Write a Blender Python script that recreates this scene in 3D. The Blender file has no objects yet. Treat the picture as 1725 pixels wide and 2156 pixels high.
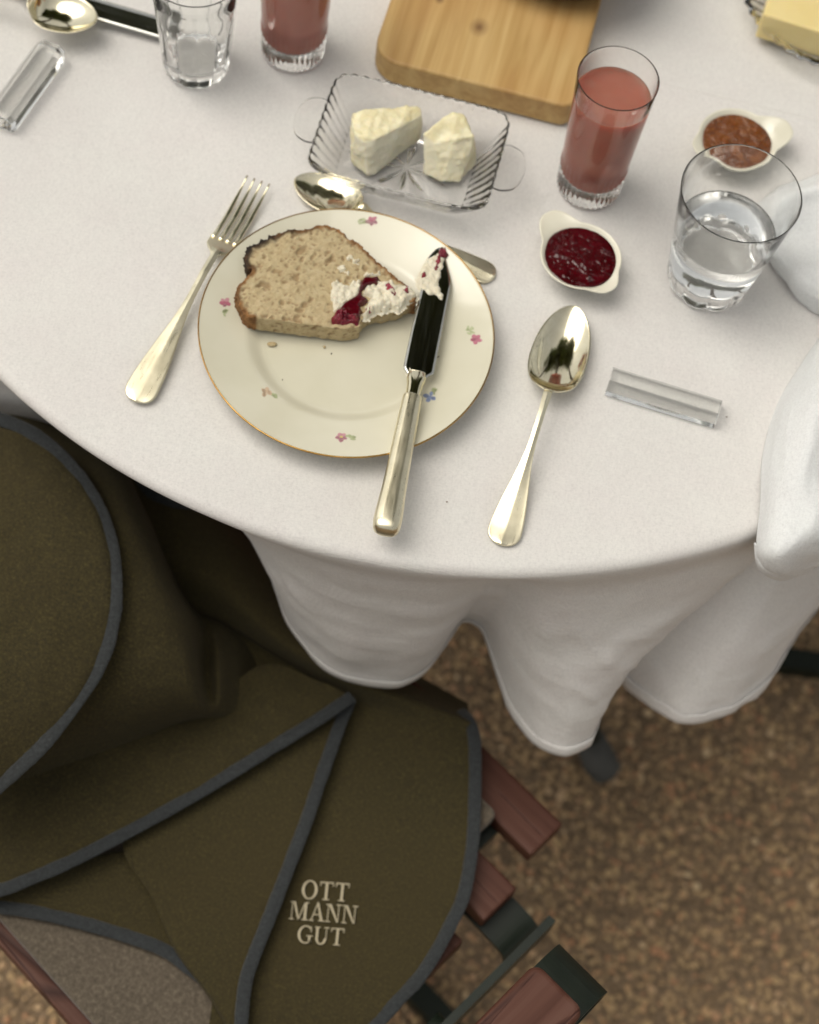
import bpy, bmesh, math, random
import numpy as np
from math import sin, cos, pi, radians, sqrt, atan2, tan
from mathutils import Vector, Matrix, noise as mnoise

random.seed(7); np.random.seed(7)
SC = bpy.context.scene
COL = SC.collection

# ------------------------------------------------------------------ camera
PITCH, ROLL, FPX = radians(61.5), radians(11.0), 3900.0     # pixels of a 1725 x 2156 frame
CAMZ = 1.71; TZ = 0.72                                       # eye height, table-top height
_fw = np.array([0, cos(PITCH), -sin(PITCH)]); _up0 = np.array([0, sin(PITCH), cos(PITCH)]); _rt0 = np.array([1., 0, 0])
_up = cos(ROLL)*_up0 - sin(ROLL)*_rt0
_rt = cos(ROLL)*_rt0 + sin(ROLL)*_up0
cd = bpy.data.cameras.new('camera'); cam = bpy.data.objects.new('camera', cd); COL.objects.link(cam)
m = Matrix.Identity(4)
for i in range(3):
    m[i][0], m[i][1], m[i][2] = _rt[i], _up[i], -_fw[i]
m[2][3] = CAMZ
cam.matrix_world = m
cd.sensor_fit = 'VERTICAL'; cd.sensor_height = 30.0; cd.lens = 30.0*FPX/2156
cd.clip_start = 0.05; cd.clip_end = 500
cd.dof.use_dof = True; cd.dof.focus_distance = 1.075; cd.dof.aperture_fstop = 5.0
SC.camera = cam

def at(px, py, z):
    """world point at height z that the photograph shows at (px, py)"""
    d = (px-862.5)/FPX*_rt - (py-1078.0)/FPX*_up + _fw
    t = (z-CAMZ)/d[2]
    return np.array([0, 0, CAMZ]) + t*d

# ------------------------------------------------------------------ light
SUN_EL, SUN_AZ = radians(66), radians(-78)      # azimuth from +Y (away from the camera), negative = to the left
w = bpy.data.worlds.new('World'); SC.world = w; w.use_nodes = True
nt = w.node_tree; nt.nodes.clear()
sky = nt.nodes.new('ShaderNodeTexSky'); sky.sky_type = 'NISHITA'; sky.sun_disc = False
sky.sun_elevation = SUN_EL; sky.sun_rotation = SUN_AZ; sky.dust_density = 4.0; sky.air_density = 1.0; sky.ozone_density = 1.0
hs = nt.nodes.new('ShaderNodeHueSaturation'); hs.inputs['Saturation'].default_value = 0.16
tint = nt.nodes.new('ShaderNodeMix'); tint.data_type = 'RGBA'; tint.blend_type = 'MULTIPLY'; tint.inputs[0].default_value = 1.0
tint.inputs[7].default_value = (1.0, 0.97, 0.895, 1)
bgn = nt.nodes.new('ShaderNodeBackground'); bgn.inputs[1].default_value = 0.115
wo = nt.nodes.new('ShaderNodeOutputWorld')
nt.links.new(sky.outputs[0], hs.inputs['Color']); nt.links.new(hs.outputs[0], tint.inputs[6])
nt.links.new(tint.outputs[2], bgn.inputs[0]); nt.links.new(bgn.outputs[0], wo.inputs[0])
sd = bpy.data.lights.new('sun', 'SUN'); sd.energy = 1.15; sd.angle = radians(58); sd.color = (1.0, 0.93, 0.82)
sun = bpy.data.objects.new('sun', sd); COL.objects.link(sun)
sdir = Vector((cos(SUN_EL)*sin(SUN_AZ), cos(SUN_EL)*cos(SUN_AZ), sin(SUN_EL)))
sun.rotation_euler = sdir.to_track_quat('Z', 'Y').to_euler(); sun.location = (0, 0, 20)
vs = SC.view_settings
vs.view_transform = 'Standard'; vs.look = 'None'; vs.gamma = 1.0; vs.use_curve_mapping = False; vs.exposure = 0.39
cy = SC.cycles
cy.max_bounces = 14; cy.transmission_bounces = 12; cy.glossy_bounces = 5; cy.diffuse_bounces = 3; cy.use_adaptive_sampling = True; cy.adaptive_threshold = 0.015
cy.use_denoising = True; cy.sample_clamp_indirect = 6.0

# ------------------------------------------------------------------ materials
MATS = {}
class NB:
    """small node helper"""
    def __init__(s, name):
        s.m = bpy.data.materials.new(name); s.m.use_nodes = True
        s.t = s.m.node_tree; s.t.nodes.clear()
        s.out = s.t.nodes.new('ShaderNodeOutputMaterial')
        s.p = s.t.nodes.new('ShaderNodeBsdfPrincipled'); s.l(s.p.outputs[0], s.out.inputs[0])
        s.tc = None
    def n(s, t): return s.t.nodes.new('ShaderNode'+t)
    def l(s, a, b): s.t.links.new(a, b)
    def set(s, **k):
        for a, v in k.items():
            s.p.inputs[a.replace('_', ' ')].default_value = v
    def obj(s):
        if not s.tc: s.tc = s.n('TexCoord')
        return s.tc.outputs['Object']
    def mapped(s, scale=(1, 1, 1), rot=(0, 0, 0), loc=(0, 0, 0)):
        mp = s.n('Mapping'); mp.inputs['Scale'].default_value = scale; mp.inputs['Rotation'].default_value = rot
        mp.inputs['Location'].default_value = loc
        s.l(s.obj(), mp.inputs[0]); return mp.outputs[0]
    def noise(s, scale, detail=3, rough=.55, vec=None, dist=0):
        q = s.n('TexNoise'); q.inputs['Scale'].default_value = scale; q.inputs['Detail'].default_value = detail
        q.inputs['Roughness'].default_value = rough; q.inputs['Distortion'].default_value = dist
        s.l(vec if vec is not None else s.obj(), q.inputs['Vector']); return q.outputs['Fac']
    def wave(s, scale, dist=2, detail=2, vec=None, kind='BANDS', dscale=1.0):
        q = s.n('TexWave'); q.wave_type = kind; q.inputs['Scale'].default_value = scale; q.inputs['Distortion'].default_value = dist
        q.inputs['Detail'].default_value = detail; q.inputs['Detail Scale'].default_value = dscale
        s.l(vec if vec is not None else s.obj(), q.inputs['Vector']); return q.outputs['Fac']
    def voro(s, scale, vec=None):
        q = s.n('TexVoronoi'); q.inputs['Scale'].default_value = scale
        s.l(vec if vec is not None else s.obj(), q.inputs['Vector']); return q
    def ramp(s, fac, stops):
        q = s.n('ValToRGB'); e = q.color_ramp.elements
        while len(e) < len(stops): e.new(.5)
        for i, (p, c) in enumerate(stops):
            e[i].position = p; e[i].color = (*c, 1) if len(c) == 3 else c
        s.l(fac, q.inputs[0]); return q.outputs[0]
    def mix(s, fac, a, b, mode='MIX'):
        q = s.n('Mix'); q.data_type = 'RGBA'; q.blend_type = mode
        for i, v in ((0, fac), (6, a), (7, b)):
            if isinstance(v, (int, float)): q.inputs[i].default_value = v
            elif isinstance(v, tuple): q.inputs[i].default_value = (*v, 1) if len(v) == 3 else v
            else: s.l(v, q.inputs[i])
        return q.outputs[2]
    def math(s, op, a, b=None):
        q = s.n('Math'); q.operation = op
        for i, v in enumerate((a, b)):
            if v is None: continue
            if isinstance(v, (int, float)): q.inputs[i].default_value = v
            else: s.l(v, q.inputs[i])
        return q.outputs[0]
    def attr(s, name):
        q = s.n('Attribute'); q.attribute_name = name; return q
    def bump(s, h, strength, dist=.001):
        q = s.n('Bump'); q.inputs['Strength'].default_value = strength; q.inputs['Distance'].default_value = dist
        s.l(h, q.inputs['Height'])
        if s.p.inputs['Normal'].links: s.l(s.p.inputs['Normal'].links[0].from_socket, q.inputs['Normal'])
        s.l(q.outputs[0], s.p.inputs['Normal'])
    def col(s, c): s.l(c, s.p.inputs['Base Color'])
    def rough(s, c): s.l(c, s.p.inputs['Roughness'])

def mat_linen(name, a, b):
    k = NB(name); k.set(Roughness=.85, Sheen_Weight=.15)
    c_ = k.ramp(k.noise(5, 3), [(.3, a), (.7, b)])
    slub = k.mix(.5, k.noise(850, 3, .75, k.mapped((1, .45, .45))), k.noise(850, 3, .75, k.mapped((.45, 1, 1))))
    c_ = k.mix(1.0, c_, k.ramp(slub, [(.34, (.88, .88, .88)), (.5, (1, 1, 1)), (.66, (1.08, 1.08, 1.07))]), 'MULTIPLY')
    k.col(k.mix(1.0, c_, k.ramp(k.noise(26, 4, .65), [(.3, (.975, .965, .965)), (.7, (1.0, 1.01, 1.0))]), 'MULTIPLY'))
    wv = k.mix(.5, k.wave(420, .6, 1, k.mapped()), k.wave(420, .6, 1, k.mapped(rot=(0, 0, pi/2))))
    k.bump(wv, .35, .0005); k.bump(k.noise(150, 4, .65, k.mapped((.35, .35, 1.6))), .6, .0007)
    k.bump(k.noise(9, 3), .35, .004); k.bump(k.noise(38, 4, .6, dist=.6), .30, .0022)
    MATS[name] = k.m; return k
mat_linen('linen', (.662, .645, .632), (.712, .695, .680))
mat_linen('napkin_cotton', (.70, .715, .725), (.74, .755, .765))

k = NB('porcelain'); k.set(Roughness=.12, Coat_Weight=.5, Coat_Roughness=.06, IOR=1.5)
k.col(k.ramp(k.noise(30, 3), [(.3, (.62, .595, .47)), (.7, (.66, .635, .515))])); k.bump(k.noise(45, 2), .06, .0006); MATS['porcelain'] = k.m
k = NB('gold_trim'); k.set(Metallic=1, Roughness=.22); k.col(k.ramp(k.noise(60, 2), [(.3, (.36, .20, .05)), (.7, (.55, .34, .11))])); MATS['gold'] = k.m
k = NB('white_ceramic'); k.set(Roughness=.2, Coat_Weight=.4, Coat_Roughness=.1)
k.col(k.ramp(k.noise(40, 2), [(.3, (.70, .675, .555)), (.7, (.75, .725, .61))])); k.bump(k.noise(80, 2), .08, .0006); MATS['ceramic'] = k.m

k = NB('silver'); k.set(Metallic=1, Roughness=.16)
k.col(k.ramp(k.noise(90, 4, .6), [(.3, (.76, .695, .50)), (.7, (.88, .82, .63))]))
k.rough(k.ramp(k.noise(160, 5, .7, k.mapped((.25, 3, 3))), [(.3, (.05,)*3), (.75, (.15,)*3)]))
k.bump(k.noise(300, 3, .6, k.mapped((.12, 3, 3))), .035, .0003); MATS['silver'] = k.m
k = NB('silver_satin'); k.set(Metallic=1, Roughness=.16)
k.col(k.ramp(k.noise(90, 4, .6), [(.3, (.72, .66, .48)), (.7, (.88, .82, .63))]))
k.rough(k.ramp(k.noise(160, 5, .7, k.mapped((.25, 3, 3))), [(.3, (.24,)*3), (.75, (.42,)*3)]))
k.bump(k.noise(300, 3, .6, k.mapped((.12, 3, 3))), .035, .0003); MATS['silver_satin'] = k.m
k = NB('steel_blade'); k.set(Metallic=1, Roughness=.12); k.col(k.ramp(k.noise(70, 3), [(.3, (.50, .50, .47)), (.7, (.58, .58, .55))]))
k.rough(k.ramp(k.noise(120, 5, .7, k.mapped((.2, 4, 4))), [(.3, (.06,)*3), (.8, (.2,)*3)])); MATS['steel'] = k.m

def mat_glass(name, c, ior, bump=0, bs=60, rg=0.0):
    k = NB(name); k.set(Base_Color=(*c, 1), Roughness=rg, IOR=ior, Transmission_Weight=1.0)
    if bump: k.bump(k.noise(bs, 2), bump, .001)
    MATS[name] = k.m
mat_glass('clear_glass', (.99, .995, .99), 1.40, .05)
mat_glass('pressed_glass', (.998, .998, .995), 1.34, .15, 120, .02)
mat_glass('rest_glass', (.985, .99, .98), 1.46)
mat_glass('water', (.99, .995, .995), 1.33)
k = NB('juice'); k.set(Roughness=.12, Transmission_Weight=.45, Subsurface_Weight=1.0, Subsurface_Radius=(.030, .009, .007), Subsurface_Scale=.6, IOR=1.34)
k.col(k.ramp(k.noise(40, 3), [(.3, (.56, .22, .165)), (.7, (.62, .27, .20))])); MATS['juice'] = k.m

def mat_jam(name, a, b, c, bs=62, bst=.8):
    k = NB(name); k.set(Roughness=.10, Subsurface_Weight=.2, Subsurface_Radius=(.006, .001, .001), Subsurface_Scale=.5)
    k.col(k.ramp(k.noise(110, 4, .6, dist=1.0), [(.3, a), (.55, b), (.75, c)]))
    k.bump(k.noise(bs, 3, .55, dist=2.2), bst, .0050); MATS[name] = k.m
mat_jam('berry_jam', (.030, .001, .002), (.058, .0015, .004), (.078, .002, .006), 44, .26)
mat_jam('berry_smear', (.10, .003, .012), (.20, .008, .025), (.38, .05, .08), 170, .5)
mat_jam('jam_gloss', (.050, .001, .004), (.075, .002, .006), (.10, .003, .008), 40, .10)
mat_jam('apricot_jam', (.10, .026, .004), (.17, .050, .008), (.25, .09, .022))

k = NB('bread'); k.set(Roughness=.85, Subsurface_Weight=.12, Subsurface_Radius=(.004, .002, .001), Subsurface_Scale=.4)
a = k.attr('crust'); a2 = k.attr('burnt'); a3 = k.attr('pore')
base = k.ramp(k.noise(260, 5, .7), [(.25, (.30, .22, .11)), (.5, (.475, .385, .22)), (.75, (.575, .485, .31))])
base = k.mix(k.math('MULTIPLY', k.noise(55, 3), .55), base, (.45, .345, .20))
base = k.mix(k.math('MULTIPLY', a3.outputs['Fac'], .6), base, (.20, .11, .045))  # shade inside the pores partly put into the colour as a darker brown
cr = k.ramp(k.noise(150, 5, .7), [(.3, (.09, .034, .010)), (.7, (.36, .18, .06))])
base = k.mix(a.outputs['Fac'], base, cr)
k.col(k.mix(a2.outputs['Fac'], base, (.012, .007, .004)))
k.bump(k.noise(420, 4, .7), .7, .0012); MATS['bread'] = k.m
k = NB('crust'); k.set(Roughness=.7); k.col(k.ramp(k.noise(30, 5, .7), [(.3, (.05, .018, .006)), (.7, (.22, .10, .035))])); k.bump(k.noise(80, 4), .6, .002); MATS['crust'] = k.m
k = NB('fresh_cheese'); k.set(Roughness=.55, Subsurface_Weight=.3, Subsurface_Radius=(.004, .003, .002), Subsurface_Scale=.5)
k.col(k.ramp(k.noise(180, 4, .6), [(.25, (.62, .56, .42)), (.6, (.72, .675, .54))])); k.bump(k.noise(300, 4, .65), .6, .0012); MATS['spread'] = k.m
k = NB('soft_cheese'); k.set(Roughness=.5, Subsurface_Weight=.35, Subsurface_Radius=(.006, .004, .002), Subsurface_Scale=.6)
av = k.attr('rind')
c1 = k.ramp(k.noise(120, 4, .6), [(.3, (.72, .68, .52)), (.7, (.79, .755, .61))])
c2 = k.ramp(k.noise(90, 5, .65), [(.3, (.70, .62, .36)), (.55, (.80, .74, .50)), (.8, (.84, .80, .64))])
k.col(k.mix(av.outputs['Fac'], c1, c2)); k.bump(k.noise(220, 4, .6), .45, .0012); MATS['cheese'] = k.m
k = NB('butter'); k.set(Roughness=.42, Subsurface_Weight=.3, Subsurface_Radius=(.006, .004, .001), Subsurface_Scale=.5)
k.col(k.ramp(k.noise(40, 3), [(.3, (.74, .60, .27)), (.7, (.79, .66, .33))])); k.bump(k.noise(120, 3), .15, .0008); MATS['butter'] = k.m

k = NB('board_wood'); k.set(Roughness=.55)
v = k.mapped((1, .10, 1), rot=(0, 0, 0))
g = k.noise(60, 4, .55, k.mapped((1, .045, 1)), 1.4); g2 = k.noise(150, 4, .6, k.mapped((1, .04, 1)))
c = k.ramp(g, [(.25, (.33, .18, .052)), (.45, (.47, .30, .105)), (.55, (.52, .345, .13)), (.75, (.60, .42, .18))])
c = k.mix(.3, c, k.ramp(g2, [(.35, (.30, .17, .055)), (.6, (.56, .38, .17))]))
c = k.mix(k.ramp(k.noise(9, 2, .5), [(.45, (0,)*3), (.7, (.5,)*3)]), c, (.42, .21, .06))
for kx, ky, kr in ((.062, .050, .0035), (.155, .021, .0034), (.165, .085, .0022), (.03, .066, .0016)):
    vd = k.n('VectorMath'); vd.operation = 'DISTANCE'; k.l(k.mapped((1, .8, 0)), vd.inputs[0]); vd.inputs[1].default_value = (kx, ky*.8, 0)
    c = k.mix(k.ramp(vd.outputs['Value'], [(kr*.5, (.85,)*3), (kr*1.6, (0,)*3)]), c, (.10, .035, .012))
k.col(c); k.bump(g2, .12, .0006); k.rough(k.ramp(g2, [(.2, (.45,)*3), (.8, (.65,)*3)])); MATS['board'] = k.m

k = NB('blanket_wool'); k.set(Roughness=.95, Sheen_Weight=.03, Sheen_Roughness=.6); k.p.inputs['Sheen Tint'].default_value = (.5, .42, .25, 1)
c = k.ramp(k.noise(520, 4, .7), [(.30, (.0150, .0115, .0024)), (.55, (.039, .0300, .0066)), (.75, (.082, .064, .0165))])
c = k.mix(k.ramp(k.noise(6, 3), [(.35, (0,)*3), (.7, (.55,)*3)]), c, (.040, .0285, .0064))
k.col(c); k.bump(k.noise(600, 4, .7), .7, .0011); k.bump(k.noise(70, 4, .6), .5, .0022); MATS['wool'] = k.m
k = NB('blanket_trim'); k.set(Roughness=.9, Sheen_Weight=.15)
c = k.ramp(k.noise(480, 4, .7), [(.28, (.012, .014, .015)), (.6, (.029, .033, .035)), (.82, (.060, .064, .066))])
k.col(c); k.bump(k.noise(420, 4, .7), .8, .0012); MATS['trim'] = k.m
k = NB('thread'); k.set(Roughness=.8); k.col(k.ramp(k.wave(900, 1.5, 1), [(.2, (.36, .31, .20)), (.8, (.50, .44, .31))])); MATS['thread'] = k.m
k = NB('felt_pad'); k.set(Roughness=.95, Sheen_Weight=.2)
c = k.ramp(k.noise(330, 4, .75), [(.3, (.055, .043, .030)), (.5, (.105, .084, .060)), (.72, (.19, .155, .11))])
c = k.mix(k.math('MULTIPLY', k.noise(45, 3), .5), c, (.09, .070, .048)); k.col(c); k.bump(k.noise(400, 4, .7), .6, .0012); MATS['felt'] = k.m
k = NB('chair_wood'); k.set(Roughness=.6, Specular_IOR_Level=.3)
gw = k.noise(70, 4, .6, k.mapped((.06, 1, 1)))
c = k.ramp(gw, [(.3, (.055, .016, .008)), (.5, (.085, .032, .020)), (.7, (.118, .056, .041))])
vo = k.n('TexVoronoi'); vo.feature = 'DISTANCE_TO_EDGE'; vo.inputs['Scale'].default_value = 38
k.l(k.mapped((.12, 1.2, 1)), vo.inputs['Vector'])
crk = k.math('MULTIPLY', k.ramp(vo.outputs['Distance'], [(.0, (1,)*3), (.035, (0,)*3)]), k.ramp(k.noise(22, 2), [(.42, (0,)*3), (.52, (1,)*3)]))
k.col(k.mix(crk, c, (.035, .010, .006))); k.bump(k.math('MULTIPLY', crk, -1.0), .5, .001); k.bump(gw, .2, .001); MATS['chair_wood'] = k.m
k = NB('green_metal'); k.set(Roughness=.5, Metallic=.0, Coat_Weight=.05, Specular_IOR_Level=.35)
c = k.ramp(k.noise(60, 4, .65), [(.3, (.004, .008, .0045)), (.7, (.009, .014, .008))]); k.col(c); k.bump(k.noise(120, 3), .2, .0006); MATS['green_metal'] = k.m
k = NB('foot_cap'); k.set(Roughness=.7); k.col(k.ramp(k.noise(50, 2), [(.3, (.05, .05, .045)), (.7, (.075, .073, .066))])); MATS['foot'] = k.m
k = NB('table_ply'); k.set(Roughness=.6); k.col(k.ramp(k.wave(6, 3, 2), [(.2, (.25, .15, .07)), (.8, (.34, .22, .12))])); MATS['ply'] = k.m

k = NB('ground_binder'); k.set(Roughness=.9)
c = k.ramp(k.noise(150, 5, .75), [(.3, (.12, .082, .048)), (.55, (.24, .165, .098)), (.75, (.38, .265, .165))]); k.col(c)
k.bump(k.noise(180, 4, .7), .6, .004); MATS['ground'] = k.m
k = NB('pebble'); k.set(Roughness=.75); a = k.attr('tone')
c = k.ramp(a.outputs['Fac'], [(0, (.085, .055, .030)), (.25, (.24, .156, .082)), (.5, (.42, .28, .145)), (.75, (.60, .41, .20)), (.9, (.48, .23, .115)), (1, (.74, .56, .33))])
k.col(k.mix(.25, c, k.ramp(k.noise(400, 3), [(.3, (.13, .092, .056)), (.7, (.52, .38, .23))]))); MATS['pebble'] = k.m
k = NB('leaf'); k.set(Roughness=.5); k.col(k.ramp(k.noise(3, 3), [(.3, (.06, .085, .022)), (.7, (.12, .15, .042))])); tr_ = k.n('BsdfTranslucent'); tr_.inputs[0].default_value = (.16, .22, .05, 1); mx_ = k.n('MixShader'); mx_.inputs[0].default_value = .45; k.l(k.p.outputs[0], mx_.inputs[1]); k.l(tr_.outputs[0], mx_.inputs[2]); k.l(mx_.outputs[0], k.out.inputs[0]); MATS['leaf'] = k.m
k = NB('bark'); k.set(Roughness=.9); k.col(k.ramp(k.noise(8, 4, .6, k.mapped((1, 1, .2))), [(.3, (.05, .038, .026)), (.7, (.12, .095, .07))])); k.bump(k.noise(14, 4, .6, k.mapped((1, 1, .2))), .8, .03); MATS['bark'] = k.m
def plain(name, c, r=.35, **kw):
    k = NB(name); k.set(Roughness=r, **kw); a = tuple(x*.82 for x in c)
    k.col(k.ramp(k.noise(900, 3), [(.3, a), (.7, c)])); MATS[name] = k.m
plain('print_pink', (.58, .30, .34)); plain('print_deep', (.48, .16, .22)); plain('print_green', (.44, .48, .28)); plain('print_blue', (.28, .34, .52))
plain('print_peach', (.62, .47, .33)); plain('print_yellow', (.62, .52, .20))

# ------------------------------------------------------------------ helpers
def mesh_obj(name, V, F, mat, parent=None, smooth=True, label=None, cat=None, group=None, kind=None, up=False):
    me = bpy.data.meshes.new(name)
    V = np.asarray(V, dtype=float)
    me.from_pydata(V.tolist(), [], [tuple(int(i) for i in f) for f in F])
    if up:
        me.update()
        if sum(p.normal.z*p.area for p in me.polygons) < 0: me.flip_normals()
    if smooth: me.polygons.foreach_set('use_smooth', [True]*len(me.polygons))
    me.materials.append(MATS[mat]); me.update()
    o = bpy.data.objects.new(name, me); COL.objects.link(o)
    if parent: o.parent = parent
    tag(o, label, cat, group, kind)
    return o
def tag(o, label=None, cat=None, group=None, kind=None):
    if label: o['label'] = label
    if cat: o['category'] = cat
    if group: o['group'] = group
    if kind: o['kind'] = kind
    return o
def empty(name, label, cat, group=None, matrix=None):
    o = bpy.data.objects.new(name, None); o.empty_display_size = .03; COL.objects.link(o)
    if matrix is not None: o.matrix_world = matrix
    return tag(o, label, cat, group)
def frame(A, B, up=(0, 0, 1)):
    """matrix with origin A, local x towards B"""
    A = Vector(A); x = (Vector(B)-A).normalized(); y = Vector(up).cross(x).normalized(); z = x.cross(y)
    mm = Matrix.Identity(4)
    for i in range(3): mm[i][0], mm[i][1], mm[i][2], mm[i][3] = x[i], y[i], z[i], A[i]
    return mm
def place(x, y, z, rz=0): return Matrix.Translation((x, y, z)) @ Matrix.Rotation(rz, 4, 'Z')
def solid(o, t, off=-1.0):
    q = o.modifiers.new('thickness', 'SOLIDIFY'); q.thickness = t; q.offset = off; return o
def subs(o, n=1):
    q = o.modifiers.new('smooth', 'SUBSURF'); q.levels = n; q.render_levels = n; return o
def bev(o, wd, seg=3):
    q = o.modifiers.new('bevel', 'BEVEL'); q.width = wd; q.segments = seg; q.limit_method = 'ANGLE'; return o
def grid_faces(nr, nc, closed=False, flip=False):
    F = []
    for i in range(nr-1):
        for j in range(nc if closed else nc-1):
            a, b = i*nc+j, i*nc+(j+1) % nc
            q = (a, b, b+nc, a+nc); F.append(q[::-1] if flip else q)
    return F
def cr(P, n):
    """Catmull-Rom through the points P, n samples"""
    P = np.asarray(P, float); k = len(P)
    Q = np.vstack([2*P[0]-P[1], P, 2*P[-1]-P[-2]])
    t = np.linspace(0, k-1-1e-9, n); i = t.astype(int); f = (t-i)[:, None]
    a, b, c, d = Q[i], Q[i+1], Q[i+2], Q[i+3]
    return .5*((2*b)+(-a+c)*f+(2*a-5*b+4*c-d)*f**2+(-a+3*b-3*c+d)*f**3)
def arclen(P, n):
    P = np.asarray(P, float); s = np.r_[0, np.cumsum(np.linalg.norm(np.diff(P, axis=0), axis=1))]
    t = np.linspace(0, s[-1], n); return np.stack([np.interp(t, s, P[:, i]) for i in range(P.shape[1])], 1)
def loft(rows, nu, nv):
    R = np.array([cr(r, nu) for r in rows])
    G = np.stack([cr(R[:, j], nv) for j in range(nu)], 1)
    return G                                     # nv x nu x 3
def px_loft(rows, nu, nv, wob=0, ws=20, seed=0):
    G = loft(rows, nu, nv); V = np.array([at(*p) for p in G.reshape(-1, 3)])
    if wob:
        for v in V: v[2] += wob*mnoise.noise(Vector((v[0]*ws+seed, v[1]*ws, seed)))
    return V, grid_faces(nv, nu)
def creased(V, amp, sc, seed):
    for v in V:
        q = Vector((v[0]*sc+seed, v[1]*sc*.55, v[2]*sc)); e = abs(mnoise.noise(q))+.5*abs(mnoise.noise(q*2.3)); v[2] += amp*(.35-min(e, .7))
    return V
def sweep(path, sec, upv=(0, 0, 1), closed_sec=True, cap=True, scale=None):
    """sweep a 2-D section [(side, up)] along a 3-D path"""
    P = np.asarray(path, float); T = np.gradient(P, axis=0); T /= np.linalg.norm(T, axis=1)[:, None]+1e-12
    V = []; n = len(sec)
    for i, (p, t) in enumerate(zip(P, T)):
        u = np.array(upv[i] if np.ndim(upv) == 2 else upv, float); s = np.cross(t, u); s /= np.linalg.norm(s)+1e-12; u = np.cross(s, t)
        k = 1 if scale is None else scale[i]
        for a, b in sec: V.append(p+k*(a*s+b*u))
    F = grid_faces(len(P), n, closed_sec)
    if cap: F += [tuple(range(n))[::-1], tuple((len(P)-1)*n+j for j in range(n))]
    return np.array(V), F
def ell(a, b, n=12): return [(a*cos(2*pi*i/n), b*sin(2*pi*i/n)) for i in range(n)]
def box(x0, x1, y0, y1, z0, z1):
    V = [(x, y, z) for z in (z0, z1) for y in (y0, y1) for x in (x0, x1)]
    return V, [(0, 2, 3, 1), (4, 5, 7, 6), (0, 1, 5, 4), (2, 6, 7, 3), (0, 4, 6, 2), (1, 3, 7, 5)]
def lathe(prof, seg=96, fn=None):
    """prof: list of (r, z[, key]); first and last r may be 0"""
    V = []; F = []; rows = []
    for q in prof:
        r, z = q[0], q[1]
        if r <= 1e-9: rows.append([len(V)]); V.append((0, 0, z)); continue
        row = []
        for j in range(seg):
            a = 2*pi*j/seg; rr, zz = (fn(r, z, a, q[2] if len(q) > 2 else 0) if fn else (r, z))
            row.append(len(V)); V.append((rr*cos(a), rr*sin(a), zz))
        rows.append(row)
    for A, B in zip(rows[:-1], rows[1:]):
        for j in range(seg):
            a0, a1 = A[j % len(A)], A[(j+1) % len(A)]; b0, b1 = B[j % len(B)], B[(j+1) % len(B)]
            F.append(tuple(dict.fromkeys((a0, a1, b1, b0))))
    return V, F
def smooth_prof(P, n):
    out = cr(P, n); out[:, 0] = np.maximum(out[:, 0], 0); return [tuple(p) for p in out]
def poly_sd(pts, poly):
    """signed distance (inside positive) of pts (n,2) to a closed polygon"""
    A = np.asarray(poly, float); B = np.roll(A, -1, 0); d = np.full(len(pts), 1e9); ins = np.zeros(len(pts), bool)
    for a, b in zip(A, B):
        e = b-a; t = np.clip(((pts-a)@e)/(e@e+1e-18), 0, 1); d = np.minimum(d, np.linalg.norm(pts-(a+t[:, None]*e), axis=1))
        c = ((a[1] > pts[:, 1]) != (b[1] > pts[:, 1])) & (pts[:, 0] < (b[0]-a[0])*(pts[:, 1]-a[1])/(b[1]-a[1]+1e-18)+a[0]); ins ^= c
    return np.where(ins, d, -d)
def ss(x, a, b): t = np.clip((x-a)/(b-a), 0, 1); return t*t*(3-2*t)
def nz(p, s, seed=0, o=3): return mnoise.fractal(Vector((p[0]*s+seed, p[1]*s-seed, (p[2] if len(p) > 2 else 0)*s)), 1.0, 2.0, o)
def blob(name, poly, zf, h, edge, res, mat, parent, rough=.25, ns=250, seed=0, jag=.0008, js=300, **kw):
    """a smear with thickness lying on the surface zf(x, y)"""
    A = np.asarray(poly)[:, :2]; lo = A.min(0)-.004; hi = A.max(0)+.004
    xs = np.arange(lo[0], hi[0], res); ys = np.arange(lo[1], hi[1], res); X, Y = np.meshgrid(xs, ys); P = np.c_[X.ravel(), Y.ravel()]
    s = poly_sd(P, A) + np.array([jag*nz(p, js, seed+3) for p in P])
    N = np.array([nz(p, ns, seed) for p in P])
    z0 = np.array([zf(p[0], p[1]) for p in P])
    Z = z0 - .0016 + (h+.0016)*ss(s, -edge*.6, edge) * (1+rough*N)
    nc = len(xs); F = []
    for f in grid_faces(len(ys), nc):
        if max(s[list(f)]) > -edge*.7: F.append(f)
    used = sorted({i for f in F for i in f}); mp = {u: i for i, u in enumerate(used)}
    V = np.c_[P, Z][used]; F = [tuple(mp[i] for i in f) for f in F]
    return mesh_obj(name, V, F, mat, parent, up=True, **kw)
def remeshed(V, F, voxel):
    """voxel-remesh a closed shape and return its vertices and faces"""
    me = bpy.data.meshes.new('tmp'); me.from_pydata([tuple(v) for v in V], [], F)
    bm = bmesh.new(); bm.from_mesh(me); bmesh.ops.recalc_face_normals(bm, faces=bm.faces); bm.to_mesh(me); bm.free()
    o = bpy.data.objects.new('tmp', me); COL.objects.link(o)
    q = o.modifiers.new('r', 'REMESH'); q.mode = 'VOXEL'; q.voxel_size = voxel
    dg = bpy.context.evaluated_depsgraph_get(); e = o.evaluated_get(dg); t = e.to_mesh()
    W = np.empty(len(t.vertices)*3); t.vertices.foreach_get('co', W); W = W.reshape(-1, 3)
    N = np.empty(len(t.vertices)*3); t.vertices.foreach_get('normal', N); N = N.reshape(-1, 3)
    FF = [tuple(p.vertices) for p in t.polygons]
    e.to_mesh_clear(); bpy.data.objects.remove(o); bpy.data.meshes.remove(me)
    return W, N, FF
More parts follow.
